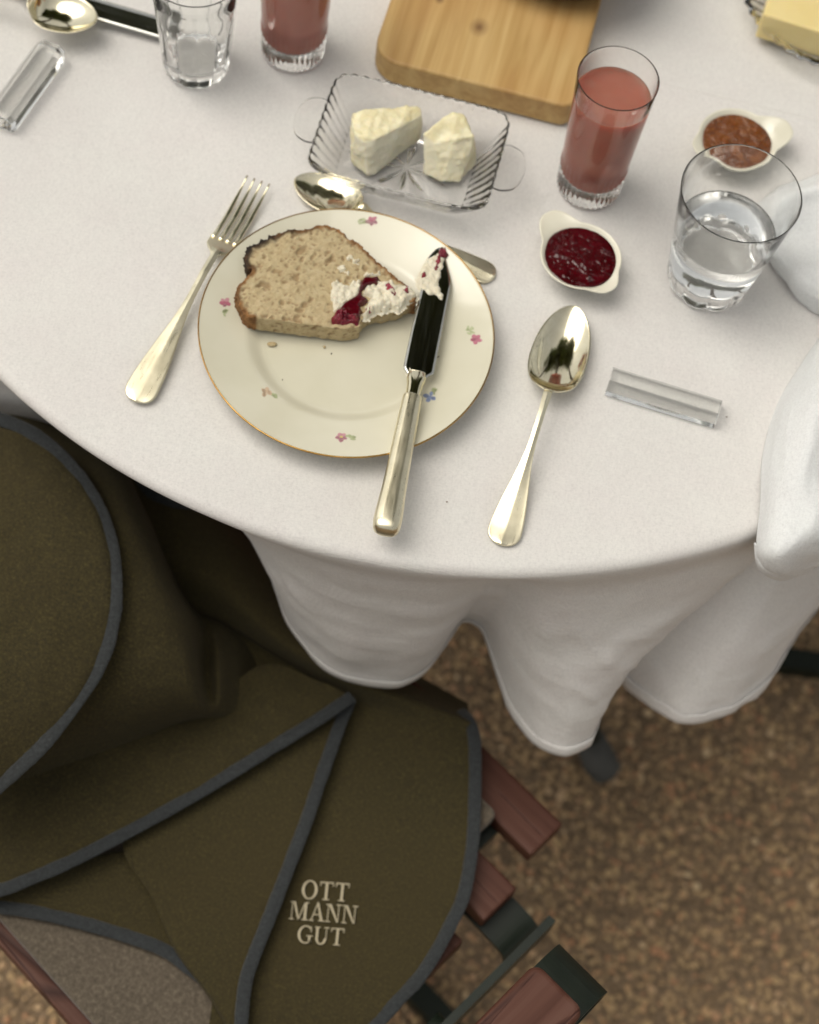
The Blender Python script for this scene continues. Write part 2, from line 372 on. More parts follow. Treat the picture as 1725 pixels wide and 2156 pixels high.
def hull(pts):
    bm = bmesh.new()
    for p in pts: bm.verts.new(p)
    r = bmesh.ops.convex_hull(bm, input=bm.verts)
    bmesh.ops.delete(bm, geom=[g for g in r['geom_interior'] if isinstance(g, bmesh.types.BMVert)], context='VERTS')
    bm.verts.index_update(); V = [tuple(v.co) for v in bm.verts]; F = [tuple(v.index for v in f.verts) for f in bm.faces]; bm.free(); return V, F
def add_attr(o, name, vals):
    a = o.data.attributes.new(name, 'FLOAT', 'POINT'); a.data.foreach_set('value', np.asarray(vals, dtype=np.float32))
def copy_tree(o, parent=None):
    c = o.copy(); COL.objects.link(c); c.parent = parent
    for ch in list(o.children): copy_tree(ch, c)
    return c

# ------------------------------------------------------------------ ground
g = mesh_obj('ground', [(-60, -60, 0), (60, -60, 0), (60, 60, 0), (-60, 60, 0)], [(0, 1, 2, 3)], 'ground', smooth=False, kind='structure')
tag(g, 'brown exposed-aggregate ground around and below the table')
ico = bmesh.new(); bmesh.ops.create_icosphere(ico, subdivisions=1, radius=1); ico.verts.index_update()
IV = np.array([v.co[:] for v in ico.verts]); IF = np.array([[v.index for v in f.verts] for f in ico.faces]); ico.free()
rng = np.random.default_rng(3); PV = []; PF = []; PT = []
sp = .0056; nper = len(IV); k = 0
for ix in range(int(1.05/sp)):
    for iy in range(int(.95/sp)):
        x = -.36+ix*sp+rng.normal()*.0020; y = .16+iy*sp+rng.normal()*.002
        if rng.random() < .10: continue
        r = rng.uniform(.0020, .0040)
        if rng.random() < .08: r *= 1.35
        s = np.array([r*rng.uniform(.8, 1.35), r*rng.uniform(.7, 1.1), r*rng.uniform(.45, .8)]); a = rng.uniform(0, 2*pi)
        Q = IV*(1+rng.uniform(-.16, .16, (nper, 1)))*s
        c_, s_ = cos(a), sin(a); Q = np.c_[Q[:, 0]*c_-Q[:, 1]*s_, Q[:, 0]*s_+Q[:, 1]*c_, Q[:, 2]]
        PV.append(Q+[x, y, r*.12]); PF.append(IF+k*nper); PT.append(np.full(nper, rng.random())); k += 1
peb = mesh_obj('gravel', np.vstack(PV), np.vstack(PF).tolist(), 'pebble', smooth=True, kind='stuff')
tag(peb, 'small brown and tan pebbles set in the ground', 'gravel'); add_attr(peb, 'tone', np.concatenate(PT))

# ------------------------------------------------------------------ table
TC = np.array([-.0203, .9273]); TR = .4270
t = empty('table', 'round table under the white cloth with green metal legs', 'table', matrix=place(TC[0], TC[1], 0))
v, f = lathe([(0, .690), (TR-.034, .690), (TR-.030, .694), (TR-.030, .710), (TR-.034, .714), (0, .714)], 128); mesh_obj('tabletop', v, f, 'ply', t, smooth=False)
fa = at(1262, 1596, .02)
a0 = atan2(fa[1]-TC[1], fa[0]-TC[0]); rr = np.hypot(fa[0]-TC[0], fa[1]-TC[1])
for i in range(4):
    a = a0+i*pi/2; d = np.array([cos(a), sin(a), 0])
    v, f = sweep(cr([d*.22+[0, 0, .688], d*.24+[0, 0, .40], d*(rr-.03)+[0, 0, .06], d*rr+[0, 0, .012]], 24), ell(.013, .013)); lg = mesh_obj('leg', v, f, 'green_metal', t)
    v, f = sweep([d*(rr-.022)+[0, 0, .036], d*(rr+.0)+[0, 0, .016], d*(rr+.018)+[0, 0, .012], d*(rr+.022)+[0, 0, .010]], ell(.019, .012), scale=[.8, 1, .85, .3]); mesh_obj('foot', v, f, 'foot', lg)
    v, f = sweep([d*.235+[0, 0, .42], [0, 0, .42]], ell(.008, .008)); mesh_obj('crossbar', v, f, 'green_metal', t)

# cloth: polar sheet, flat top, rolled edge, drape with folds
th_c = np.radians([-180, -165, -150, -138, -127, -117, -109, -103, -98, -94, -90, -85, -82.6, -80.7, -78.8, -76.8, -75.0, -73.0, -70.5, -68, -66, -64.3, -62.4, -60, -56, -51, -46, -39.4, -33, -25, -15, -5, 6, 18, 30, 45, 60, 75, 90, 105, 120, 135, 150, 165, 180])
am_c = np.array([.0, .045, .0, .03, -.09, -.13, -.128, -.088, -.046, -.023, -.013, -.014, -.024, -.044, -.064, -.058, -.018, .026, .044, .040, .012, -.026, .0, .040, .046, .038, .020, .0, -.02, -.02, .04, -.01, .045, -.02, .04, 0, .04, 0, .045, 0, .04, -.01, .04, .01, .0])
NT = 900; TH = np.linspace(-pi, pi, NT, endpoint=False)
AM = cr(np.c_[th_c, am_c], 6000)
LEAN = radians(17)*ss(TH, radians(-74), radians(-54))*(1-ss(TH, radians(-20), radians(10)))
HEM = .222
ra, rb = at(1395, 182, TZ)[:2], at(1725, 262, TZ)[:2]; cdir = (rb-ra)/np.linalg.norm(rb-ra); cnrm = np.array([-cdir[1], cdir[0]])
V = []; rows = 0
er = .007
tops = list(np.r_[0.0005, np.linspace(.02, TR-er, 70)])
for r in tops:
    for a in TH:
        x, y = TC[0]+r*cos(a), TC[1]+r*sin(a)
        z = TZ + .0007*mnoise.noise(Vector((x*9, y*9, 2))) + .00022*mnoise.noise(Vector((x*40, y*12, 5)))
        dd = (np.array([x, y])-ra)@cnrm; z += .0011*math.exp(-(dd/.0022)**2)*ss((np.array([x, y])-ra)@cdir, -.02, .02)
        V.append((x, y, z))
    rows += 1
for i in range(1, 7):
    q = i/6*pi/2
    for a in TH: V.append((TC[0]+(TR-er+er*sin(q))*cos(a), TC[1]+(TR-er+er*sin(q))*sin(a), TZ-er+er*cos(q)))
    rows += 1
ND = 56; HEM0 = 53; HV = []
for i in range(1, ND+1):
    s = i/ND; AMf = .6*np.interp(TH-LEAN*(1-s)**1.2, AM[:, 0], AM[:, 1])+.4*np.interp(TH-LEAN*(1-s)**1.2, th_c, am_c)
    for j, a in enumerate(TH):
        A = AMf[j]; gr = s if A < 0 else s**1.6
        off = A*gr - .007*ss(s, 0, .16)*(1-ss(s, .25, .75))
        z = TZ-er-(HEM-er)*s*(1-.10*min(1, abs(A)/.05)*s)
        off += .0030*s*mnoise.noise(Vector((a*9, z*7, 3))) + .0016*min(1, s*3)*mnoise.noise(Vector((a*5+z*12, z*42, 9)))
        q_ = Vector((a*13+z*22, z*10-a*6, 1)); rd = 1-min(1, abs(mnoise.noise(q_))*2.6)
        off += min(1, s*2.2)*(.0030*rd*rd*rd*max(0, mnoise.noise(q_*.55+Vector((7, 3, 2)))+.2) + .0006*(mnoise.noise(Vector((a*22-z*30, z*45+a*10, 6)))) + .00045*mnoise.noise(Vector((a*14, z*210, 3))))
        off += .0045*math.exp(-((z-.60-.25*(a+1.22))/.012)**2)*math.exp(-((a+1.17)/.10)**2)*.6
        off += .0032*s*s*mnoise.noise(Vector((a*17+3.0*s, s*1.5, 11)))
        if i >= HEM0: HV.append((TC[0]+(TR+off+.0007)*cos(a), TC[1]+(TR+off+.0007)*sin(a), z-(.0002 if i == ND else 0)))
        V.append((TC[0]+(TR+off)*cos(a), TC[1]+(TR+off)*sin(a), z))
    rows += 1
cl = mesh_obj('tablecloth', V, grid_faces(rows, NT, True), 'linen', up=True, label='white cloth draped in folds over the round table', cat='tablecloth')
solid(cl, .0007)
solid(mesh_obj('hem', HV, grid_faces(ND-HEM0+1, NT, True), 'linen', cl, up=False), .0006)
def poly3(pts, z): return np.array([at(x, y, z) for x, y in pts])

# ------------------------------------------------------------------ plate
PC = at(731.5, 690.5, TZ+.0185); PR = .0933
def plate_z(r):
    return TZ + .0042 + .0050*ss(r, .052, .064) + .0088*np.clip((r-.060)/(PR-.060), 0, 1)**1.25
def plate_xy(x, y): return plate_z(np.hypot(x-PC[0], y-PC[1]))
pm = place(PC[0], PC[1], TZ)
pl = empty('plate', 'cream porcelain plate with gold rim and flower sprigs holding the bread', 'plate', matrix=pm)
prof = [(0, .0012), (.030, .0012), (.050, .0008), (.053, .0004), (.056, .0006), (.058, .0028), (.070, .0068), (.085, .0128), (PR-.002, .0161), (PR-.0004, .0170), (PR, .0177)]
prof += [(r, plate_z(r)-TZ) for r in (PR-.0006, PR-.0016, .088, .082, .076, .070, .067, .065, .063, .061, .059, .057, .055, .053, .050, .04, .02)] + [(0, .0042)]
v, f = lathe(prof, 160); mesh_obj('dish', v, f, 'porcelain', pl)
v, f = lathe([(PR-.0008, plate_z(PR-.0008)-TZ+.00015), (PR-.0006, plate_z(PR)-TZ+.00022), (PR+.00012, .0178), (PR+.00012, .0173)], 160); mesh_obj('gold_rim', v, f, 'gold', pl)
def petal(px, py, ra_, rb_, ang, mat):
    c = at(px, py, TZ+.013)
    for _ in range(4): c = at(px, py, plate_xy(c[0], c[1]))
    V = []
    for i in range(5):
        for j in range(14):
            q = 2*pi*j/14; e = 1+.16*nz((cos(q)+px, sin(q)+py), 1.3)
            x = ra_*e*(i/4+.02)*cos(q); y = rb_*e*(i/4+.02)*sin(q)
            X = c[0]+x*cos(ang)-y*sin(ang); Y = c[1]+x*sin(ang)+y*cos(ang)
            V.append((X-PC[0], Y-PC[1], plate_xy(X, Y)-TZ+.00012+(.00005 if mat in ('print_deep', 'print_yellow') else 0)))
    return mesh_obj('flower_print', V, grid_faces(5, 14, True), mat, pl, up=True)
def flower(cx, cy, c1, c2, lx, ly, n=5):
    fr = random.Random(cx)
    for i in range(n+3):
        q = 2*pi*i/n+.4; d_ = fr.uniform(4.0, 9.0); petal(cx+d_*cos(q), cy+d_*.85*sin(q), fr.uniform(.0014, .0022), fr.uniform(.0011, .0016), -q+fr.uniform(-.5, .5), c2 if fr.random() < .3 else c1)
    petal(cx, cy, .0010, .0009, 0, c2)
    for i in range(6): petal(cx+lx*fr.uniform(.7, 1.3)+fr.uniform(-5, 5), cy+ly*fr.uniform(.7, 1.3)+fr.uniform(-5, 5), fr.uniform(.0012, .0020), .0008, atan2(-ly, lx)+fr.uniform(-1, 1), 'print_green')
flower(783, 465, 'print_pink', 'print_deep', -17, 0); flower(473, 637, 'print_pink', 'print_deep', 3, 19); flower(1002, 714, 'print_deep', 'print_pink', -10, -15)
flower(560, 824, 'print_peach', 'print_peach', 14, 7, 4); flower(905, 836, 'print_blue', 'print_blue', 8, -16, 4); flower(719, 920, 'print_pink', 'print_yellow', 20, 2)

# ------------------------------------------------------------------ bread slice
Zp = lambda p: (483+.26*p[0], 448.5+.26*p[1])
outl = [(45, 650), (80, 580), (125, 528), (182, 470), (188, 448), (150, 440), (128, 395), (122, 338), (160, 268), (195, 252), (260, 230), (330, 190), (430, 145), (520, 124), (600, 132), (655, 122), (720, 94), (800, 98), (880, 125), (950, 170), (1050, 250), (1120, 312), (1190, 382), (1300, 472), (1400, 552), (1480, 612), (1520, 668), (1512, 712),
        (1440, 722), (1365, 770), (1300, 775), (1240, 800), (1190, 790), (1135, 812), (1095, 838), (1068, 868), (1062, 915), (1000, 930), (930, 940), (840, 928), (700, 908), (500, 882), (300, 852), (140, 838), (95, 765), (58, 690)]
BT = .0150
def bread_base(x): return TZ + .0058 + .0030*ss(-(x-PC[0]), -.01, .06)
def bread_top(x, y): return bread_base(x)+BT
top = []
for p in outl:
    c = at(*Zp(p), TZ+.021)
    for _ in range(4): c = at(*Zp(p), bread_top(c[0], c[1]))
    top.append(c[:2])
top = np.array(top); otop = arclen(np.vstack([top, top[:1]]), 260)[:-1]
n = len(otop)
V = [(p[0], p[1], bread_base(p[0])+BT) for p in otop]+[(p[0], p[1]+.0004, bread_base(p[0])) for p in otop]
F = [tuple(range(n)), tuple(range(2*n-1, n-1, -1))]+[(i, i+n, (i+1) % n+n, (i+1) % n) for i in range(n)]
W, N, FF = remeshed(V, F, .00075)
sd_ = poly_sd(W[:, :2], otop)
ctr = otop.mean(0)
# where the rind is: boundary parameter of the nearest outline control point
seg_crust = np.array([1.0]*28+[0]*8+[0]*7+[1.0, 1, 1]); seg_burn = np.zeros(len(outl)); seg_burn[4:14] = [.6, 1, 1, 1, 1, 1, .95, .9, .8, .75]; seg_burn[14:16] = .4; seg_burn[[0, 44, 45]] = [.5, .15, .35]
Wi = []
for p in W[:, :2]:
    d = np.linalg.norm(top-p, axis=1); q = np.exp(-(d/.0035)**2)+1e-9; q /= q.sum(); Wi.append((q@seg_crust, q@seg_burn))
Wi = np.array(Wi); depth = np.maximum(sd_, 0)
topn = ss(W[:, 2]-np.array([bread_base(x) for x in W[:, 0]]), .010, .0142)
Nz1 = np.array([nz(p, 160, 1) for p in W]); Nz2 = np.array([nz(p, 520, 4) for p in W])
crust = Wi[:, 0]*(1-ss(depth+.0010*Nz1, .0006, .0040)); burnt = Wi[:, 1]*(1-ss(depth+.0022*Nz1, .0018, .0052))*(.95+.4*Nz1)
disp = .00045*Nz1 + .00035*Nz2 + crust*.0007*Nz2 + np.clip(burnt, 0, 1)*(.0009*Nz1+.0006*Nz2)
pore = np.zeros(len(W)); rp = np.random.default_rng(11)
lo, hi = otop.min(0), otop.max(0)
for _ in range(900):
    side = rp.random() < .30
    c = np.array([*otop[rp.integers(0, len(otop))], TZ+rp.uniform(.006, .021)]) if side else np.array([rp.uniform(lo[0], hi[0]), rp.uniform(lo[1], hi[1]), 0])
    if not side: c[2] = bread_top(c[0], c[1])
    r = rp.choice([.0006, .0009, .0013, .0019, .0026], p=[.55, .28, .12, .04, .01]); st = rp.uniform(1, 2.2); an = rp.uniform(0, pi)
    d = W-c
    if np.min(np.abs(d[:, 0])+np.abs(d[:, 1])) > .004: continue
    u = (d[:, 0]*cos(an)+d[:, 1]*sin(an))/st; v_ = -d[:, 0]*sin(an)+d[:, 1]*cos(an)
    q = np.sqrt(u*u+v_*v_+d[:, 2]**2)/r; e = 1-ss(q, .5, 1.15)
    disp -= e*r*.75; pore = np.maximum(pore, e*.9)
W = W+N*disp[:, None]
br = empty('bread_slice', 'bitten slice of grey bread with dark crust lying on the plate', 'bread', matrix=place(ctr[0], ctr[1], TZ+.006))
off = np.array([ctr[0], ctr[1], TZ+.006])
fm = np.array([crust[list(f)].mean() for f in FF]) > .45
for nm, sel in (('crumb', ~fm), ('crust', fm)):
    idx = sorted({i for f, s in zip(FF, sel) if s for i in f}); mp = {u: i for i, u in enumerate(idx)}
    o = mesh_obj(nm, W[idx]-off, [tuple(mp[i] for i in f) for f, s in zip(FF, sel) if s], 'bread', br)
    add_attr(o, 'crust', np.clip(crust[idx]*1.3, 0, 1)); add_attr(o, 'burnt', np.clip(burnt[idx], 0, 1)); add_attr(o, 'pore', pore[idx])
def bpoly(pts):
    out = []
    for p in pts:
        c = at(*Zp(p), bread_top(*ctr)+.0)
        for _ in range(3): c = at(*Zp(p), bread_top(c[0], c[1]))
        out.append(c[:2]-ctr)
    return np.array(out)
btl = lambda x, y: bread_top(x+ctr[0], y+ctr[1])-off[2]
sp1 = bpoly([(830, 560), (880, 540), (900, 570), (960, 590), (1000, 550), (1060, 540), (1070, 600), (1040, 680), (980, 720), (930, 740), (900, 790), (850, 800), (830, 740), (815, 660)])
blob('cheese_spread', sp1, btl, .0016, .0012, .0006, 'spread', br, rough=.5, ns=300, seed=1, jag=.0016, js=420)
sp2 = bpoly([(1080, 640), (1120, 600), (1190, 590), (1220, 560), (1270, 560), (1330, 575), (1400, 590), (1470, 620), (1512, 680), (1440, 720), (1370, 790), (1310, 770), (1250, 800), (1190, 790), (1110, 850), (1090, 820), (1110, 740), (1150, 700), (1090, 680)])
blob('cheese_spread', sp2, btl, .0036, .0022, .0006, 'spread', br, rough=.5, ns=210, seed=5, jag=.0016, js=350)
for q, hh in (([(945, 345), (990, 330), (1010, 370), (1050, 380), (1045, 420), (1005, 415), (990, 375), (950, 375)], .0010), ([(870, 430), (930, 425), (950, 470), (975, 480), (960, 510), (925, 480), (870, 450)], .0009), ([(1075, 510), (1110, 475), (1140, 490), (1180, 490), (1225, 475), (1220, 510), (1150, 515), (1090, 525)], .0013)):
    blob('cheese_spread', bpoly(q), btl, hh, .0010, .0005, 'spread', br, rough=.9, ns=500, seed=hh*9e3, jag=.0013, js=500)
jm = bpoly([(1060, 560), (1090, 525), (1150, 530), (1205, 518), (1222, 550), (1190, 590), (1120, 605), (1075, 640), (1085, 680), (1125, 705), (1110, 740), (1060, 760), (1075, 800), (1055, 860), (990, 870), (900, 850), (880, 800), (910, 750), (970, 710), (1030, 670), (1050, 620)])
blob('jam_streak', jm, btl, .0034, .0018, .0005, 'jam_gloss', br, rough=.12, ns=110, seed=8, jag=.0003)
blob('raspberry', bpoly([(825, 850), (870, 810), (950, 815), (1010, 840), (1050, 860), (1030, 890), (950, 895), (925, 905), (868, 905), (832, 885)]), btl, .0040, .0020, .0005, 'berry_smear', br, rough=.9, ns=420, seed=3, jag=.0008)
for i, q in enumerate(([(1245, 600), (1275, 590), (1330, 620), (1355, 660), (1345, 720), (1320, 720), (1290, 680), (1265, 630)], [(1395, 650), (1430, 610), (1455, 630), (1450, 665), (1410, 680)], [(1110, 790), (1140, 775), (1150, 800), (1130, 820)])):
    blob('jam_drop', bpoly(q), lambda x, y: btl(x, y)+.0030, .0014, .0010, .0005, 'berry_smear', br, rough=.5, ns=300, seed=20+i, jag=.0008)

def crumb(px, py, s, seed, label):
    c = at(px, py, TZ+.006)
    for _ in range(4): c = at(px, py, plate_xy(c[0], c[1]))
    V = IV*np.array(s); V = np.array([v*(1+.3*nz(v*1e3, 1.0, seed)) for v in V])
    a = seed; V = np.c_[V[:, 0]*cos(a)-V[:, 1]*sin(a), V[:, 0]*sin(a)+V[:, 1]*cos(a), V[:, 2]]
    o = mesh_obj('bread_crumb', V, IF.tolist(), 'bread', label=label, cat='crumb', group='crumbs on the plate'); o.location = (c[0], c[1], c[2]+s[2]*.9)
    subs(o, 1); add_attr(o, 'crust', [.0]*len(V)); add_attr(o, 'burnt', [.9 if s[0] < .0013 else 0]*len(V)); add_attr(o, 'pore', [.0]*len(V))
crumb(573, 727, (.0042, .0021, .0015), .3, 'largest tan bread crumb on the plate below the slice')
crumb(683, 732, (.0014, .0012, .0010), 2.2, 'tiny tan crumb right of the largest crumb')
crumb(698, 745, (.0009, .0005, .0005), 1.2, 'dark speck of a crumb below the middle of the slice')
crumb(923, 752, (.0012, .0005, .0005), 4.1, 'dark crumb on the plate right of the knife blade')
crumb(595, 800, (.0007, .0004, .0004), 5.1, 'dark speck of a crumb above the peach flower')

for px, py, lb in ((1530, 878, 'dark speck on the cloth right of the glass bar'), (941, 1057, 'dark speck on the cloth right of the knife handle')):
    c = at(px, py, TZ+.0006); V = IV*np.array([.0008, .0005, .0004])
    o = mesh_obj('crumb', V, IF.tolist(), 'crust', label=lb, cat='crumb', group='dark specks on the cloth'); o.location = (c[0], c[1], TZ+.0009); subs(o, 1)

# ------------------------------------------------------------------ cutlery
def spoon(name, label, A, B, bw, depth, group, up=(0, 0, 1), bl=.345, rise=.010, hw=.0105, low=1.0):
    L = float(np.linalg.norm(np.array(B)-np.array(A))); e = empty(name, label, 'spoon', group, frame(A, B, up))
    nb = 46; nh = 60; nc = 21
    def hwid(s):     # handle half width, s in metres from tip
        q = np.clip((s-L*bl)/(L*(1-bl)), 0, 1)
        wd = .0024+.0005*(1-ss(q, 0, .15)) + (hw-.0024)*ss(q, .32, .93)
        r = hw*.95; dd = L-s
        if dd < r: wd *= sqrt(max(0, 1-((r-dd)/r)**2))
        return max(wd, .0002)
    V = []; Lb = L*bl
    for i in range(nb):
        q = .5-.5*cos(pi*i/(nb-1)); s = Lb*q
        t_ = (.58-q)/.58 if q < .58 else (q-.58)/.42
        wd = bw*max(0, 1-t_**(2.15 if q < .58 else 2.3))**(.56 if q < .58 else .6)
        wn = .0029*ss(q, .80, 1.0)
        wd = max(wd, wn, .0002)
        dp = depth*sin(pi*min(max(q, 0), 1)**1.1)**.75 if 0 < q < 1 else 0
        zc = .004+.004*q**3+rise*.55*ss(q, .8, 1.0)
        for j in range(nc):
            y = -1+2*j/(nc-1)
            bowl = -dp*(1-abs(y)**2.3); rid = .0011*(1-abs(y))*ss(q, .93, 1)
            V.append((s, wd*y, zc+depth*.62+bowl*(1-ss(q, .9, 1))+rid))
    for i in range(1, nh+1):
        s = Lb+(L-Lb)*i/nh; wd = hwid(s); q = i/nh
        zc = .004+.004+rise*.55+depth*.62
        zc = zc*(low+(1-low)*(1-ss(q, 0, .12)))*(1-ss(q, .05, .95)) + .0022*ss(q, .05, .95) + .0015*sin(pi*q)
        for j in range(nc):
            y = -1+2*j/(nc-1)
            V.append((s, wd*y, zc+.0011*(1-abs(y))*(1+.6*(1-ss(q, .0, .3)))+.00025*abs(y)**6))
    Fb = grid_faces(nb, nc); Vb = np.array(V[:nb*nc]); Vh = np.array(V[(nb-1)*nc:])
    b = mesh_obj('bowl', Vb, Fb, 'silver', e, up=True); solid(b, .0011); subs(b, 1)
    h = mesh_obj('handle', Vh, grid_faces(nh+1, nc), 'silver_satin', e, up=True); solid(h, .0016); subs(h, 1)
    return e
z0 = TZ+.0008
spoon('spoon', 'silver spoon lying bowl up right of the plate by the glass bar', at(1206, 660, z0), at(1053, 1152, z0), .0182, .0080, 'silver spoons', bl=.415)
spoon('spoon', 'silver spoon tucked under the far rim of the plate', at(622, 388, z0-.0006), at(1042, 588, z0-.0006), .0152, .0048, 'silver spoons', bl=.33, hw=.0090, rise=.000, low=.35)
SA, SB = at(205, 62, TZ+.012), at(-190, -30, TZ+.004)
spoon('spoon', 'silver spoon resting on the glass bar at the left frame edge', SA, SB, .0175, .0075, 'silver spoons', bl=.345)

def fork(A, B):
    L = float(np.linalg.norm(np.array(B)-np.array(A))); e = empty('fork', 'silver four-tined fork lying left of the plate', 'fork', matrix=frame(A, B))
    W2 = .0108; Lt = L*.295; zt = lambda s: .0045+.0070*ss(s, .0, .035)-.0075*ss(s, .035, .075)*0
    def zc(s):
        q = s/L
        return float(np.interp(q, [0, .06, .16, .26, .36, .45, .7, 1], [.0060, .0036, .0022, .0040, .0088, .0100, .0062, .0022]))
    for i in range(4):
        y0 = (-1.5+i)*.0053; pa = []; sc = []
        for kx in range(22):
            q = kx/21; s = q*Lt; pa.append((s, y0*(1-.06*q)+.0, zc(s)+.0009)); sc.append(.38+.62*ss(q, 0, .55))
        v, f = sweep(pa, [(.00155*a, .00095*b) for a, b in ((1, .5), (.6, 1), (-.6, 1), (-1, .5), (-1, -.6), (-.6, -1), (.6, -1), (1, -.6))], scale=sc); mesh_obj('tine', v, f, 'silver', e)
    V = []; ns = 90; nc = 15; s0 = Lt-.008
    for i in range(ns):
        s = s0+(L-s0)*i/(ns-1); q = (s-s0)/(L-s0)
        wd = .0099*(1-ss(q, .085, .17)) + .0027*ss(q, .085, .17) + (.0104-.0027)*ss(q, .38, .94)
        r = .0100; dd = L-s
        if dd < r: wd *= sqrt(max(0.0004, 1-((r-dd)/r)**2))
        for j in range(nc):
            y = -1+2*j/(nc-1); V.append((s, wd*y, zc(s)+.0010+(.0012*(1-abs(y)) if q > .12 else .0002*(1-y*y)) ))
    # notch the head between the tines
    for i in range(ns):
        for j in range(nc):
            x, y, z = V[i*nc+j]
            if x < Lt+.002:
                gap = abs(((y/.0053+.5) % 1)-.5)   # 0 at a gap centre line
                V[i*nc+j] = (x, y, z-.0004*(1-gap*2)*ss(Lt+.002-x, 0, .004))
    F = []
    for fq in grid_faces(ns, nc):
        cx = np.mean([V[a][0] for a in fq]); cyy = np.mean([V[a][1] for a in fq])
        gap = abs((cyy/.0053+.0) - round(cyy/.0053))
        on_gap = abs(cyy/.0053-round(cyy/.0053)) < .24 and abs(cyy) < .0080
        lim = Lt - .001 - .0025*(1-abs(cyy/.0053-round(cyy/.0053))/.24) if on_gap else 0
        if on_gap and cx < Lt-.001: continue
        F.append(fq)
    h = mesh_obj('handle', V, F, 'silver_satin', e, up=True); solid(h, .0017); subs(h, 1)
fork(at(544, 392, z0), at(284, 853, z0))

# knife on the plate
KT, KE = at(932, 521, TZ+.0175), at(811, 1124, TZ+.0210)
kn = empty('knife', 'silver table knife smeared with cheese and jam lying across the plate', 'knife', matrix=frame(KT, KE))
KL = float(np.linalg.norm(KE-KT)); LB = KL*.470
def blade_w(s):                 # (left, right) half widths along the blade, tip at s = 0
    q = s/LB
    a = .0096*ss(q, -.02, .13)**.7 if q < .13 else .0096
    return a
V = []; ns, nc = 80, 9
for i in range(ns):
    q = i/(ns-1); s = LB*q
    back = .0076*min(1, (q/.10)**.5) if q < .10 else .0076+.0016*ss(q, .1, .8)
    edge_ = .0004+.0098*(ss(q, -.05, .30))
    if q > .955: kk = ss(q, .955, 1.0); back = back*(1-kk)+.0062*kk; edge_ = edge_*(1-kk)+.0062*kk
    for j in range(nc):
        y = edge_-(edge_+back)*j/(nc-1); V.append((s, y, -.0004+.0009*(j/(nc-1))))
b = mesh_obj('blade', V, grid_faces(ns, nc), 'steel', kn, up=True); solid(b, .0013); BL = b
hp = [(LB-.002, .0058, .0028), (LB+.003, .0066, .0040), (LB+.008, .0056, .0046), (LB+.016, .0052, .0048), (LB+.0175, .0064, .0056), (LB+.019, .0066, .0058), (LB+.04, .0072, .0062), (LB+.08, .0082, .0066), (KL-.012, .0094, .0070), (KL-.004, .0088, .0066), (KL-.001, .0066, .0050), (KL, .0030, .0022)]
HP = cr(hp, 90); V = []; ng = 32
for s, a, bb in HP:
    a *= .91
    for j in range(ng):
        q = 2*pi*j/ng; c_, s_ = cos(q), sin(q); ex = .72
        fl = 1.0
        if s > LB+.019 and s < KL-.006: fl = 1-.06*math.exp(-(((q-pi/2+pi) % (2*pi)-pi-.55)/.10)**2)-.06*math.exp(-(((q-pi/2+pi) % (2*pi)-pi+.55)/.10)**2)
        V.append((s, a*fl*math.copysign(abs(c_)**ex, c_), bb*fl*math.copysign(abs(s_)**ex, s_)))
i0 = 34
Vn = np.array(V); nb_ = int(np.argmin(abs(HP[:, 0]-(LB+.0172))))
mesh_obj('bolster', Vn[:(nb_+1)*ng], grid_faces(nb_+1, ng, True)+[tuple(range(ng))], 'silver', kn)
mesh_obj('handle', Vn[nb_*ng:], grid_faces(len(HP)-nb_, ng, True)+[tuple(range(ng)), tuple((len(HP)-nb_-1)*ng+j for j in range(ng))], 'silver_satin', kn)
Mi = frame(KT, KE).inverted()
def kpoly(pts): return np.array([(Mi @ Vector(at(483*0+x, y, TZ+.0185)))[:2] for x, y in pts])
kz = lambda x, y: .0004
blob('cheese_smear', kpoly([(905, 540), (925, 530), (936, 545), (925, 600), (935, 620), (932, 632), (915, 620), (905, 622), (890, 612), (882, 600), (880, 588), (892, 560)]), kz, .0008, .0016, .0005, 'spread', kn, rough=.4, ns=260, seed=2, jag=.0010, js=300)
blob('jam_smear', kpoly([(926, 524), (938, 520), (943, 533), (932, 545), (922, 570), (912, 575), (917, 548)]), lambda x, y: .0008, .0012, .0012, .0005, 'berry_smear', kn, rough=.6, ns=300, seed=4, jag=.0010)
blob('jam_smear', kpoly([(888, 578), (898, 570), (897, 584), (888, 588)]), lambda x, y: .0012, .0010, .0010, .0005, 'berry_smear', kn, rough=.6, ns=300, seed=6, jag=.0010)
blob('cheese_smear', kpoly([(862, 775), (872, 783), (880, 796), (866, 800), (858, 790)]), kz, .0009, .0010, .0005, 'spread', kn, rough=.9, ns=380, seed=7, jag=.0010)

# second knife at the far left
A2, B2 = at(385, 72, TZ+.006), at(-120, -74, TZ+.010)
k2 = empty('knife', 'silver table knife with dark blade behind the spoon at the far left', 'knife', matrix=frame(A2, B2)); L2 = .22; LB2 = .115
V = []
for i in range(60):
    q = i/59; s = LB2*q
    back = .0090*min(1, (q/.08)**.5); edge_ = .0030+.0076*ss(q, -.05, .2)
    for j in range(9): V.append((s, -edge_+(edge_+back)*j/8, (-.0012 if j == 0 else .0006)))
b = mesh_obj('blade', V, grid_faces(60, 9), 'steel', k2, up=True); solid(b, .0013)
HP2 = cr([(LB2-.002, .0055, .0028), (LB2+.006, .0056, .0044), (LB2+.015, .0052, .0048), (LB2+.019, .0066, .0058), (LB2+.05, .0076, .0062), (L2-.012, .0094, .007), (L2-.002, .006, .005), (L2, .003, .002)], 50)
V = [(s, a*math.copysign(abs(cos(q))**.72, cos(q)), bb*math.copysign(abs(sin(q))**.72, sin(q))) for s, a, bb in HP2 for q in np.linspace(0, 2*pi, 24, endpoint=False)]
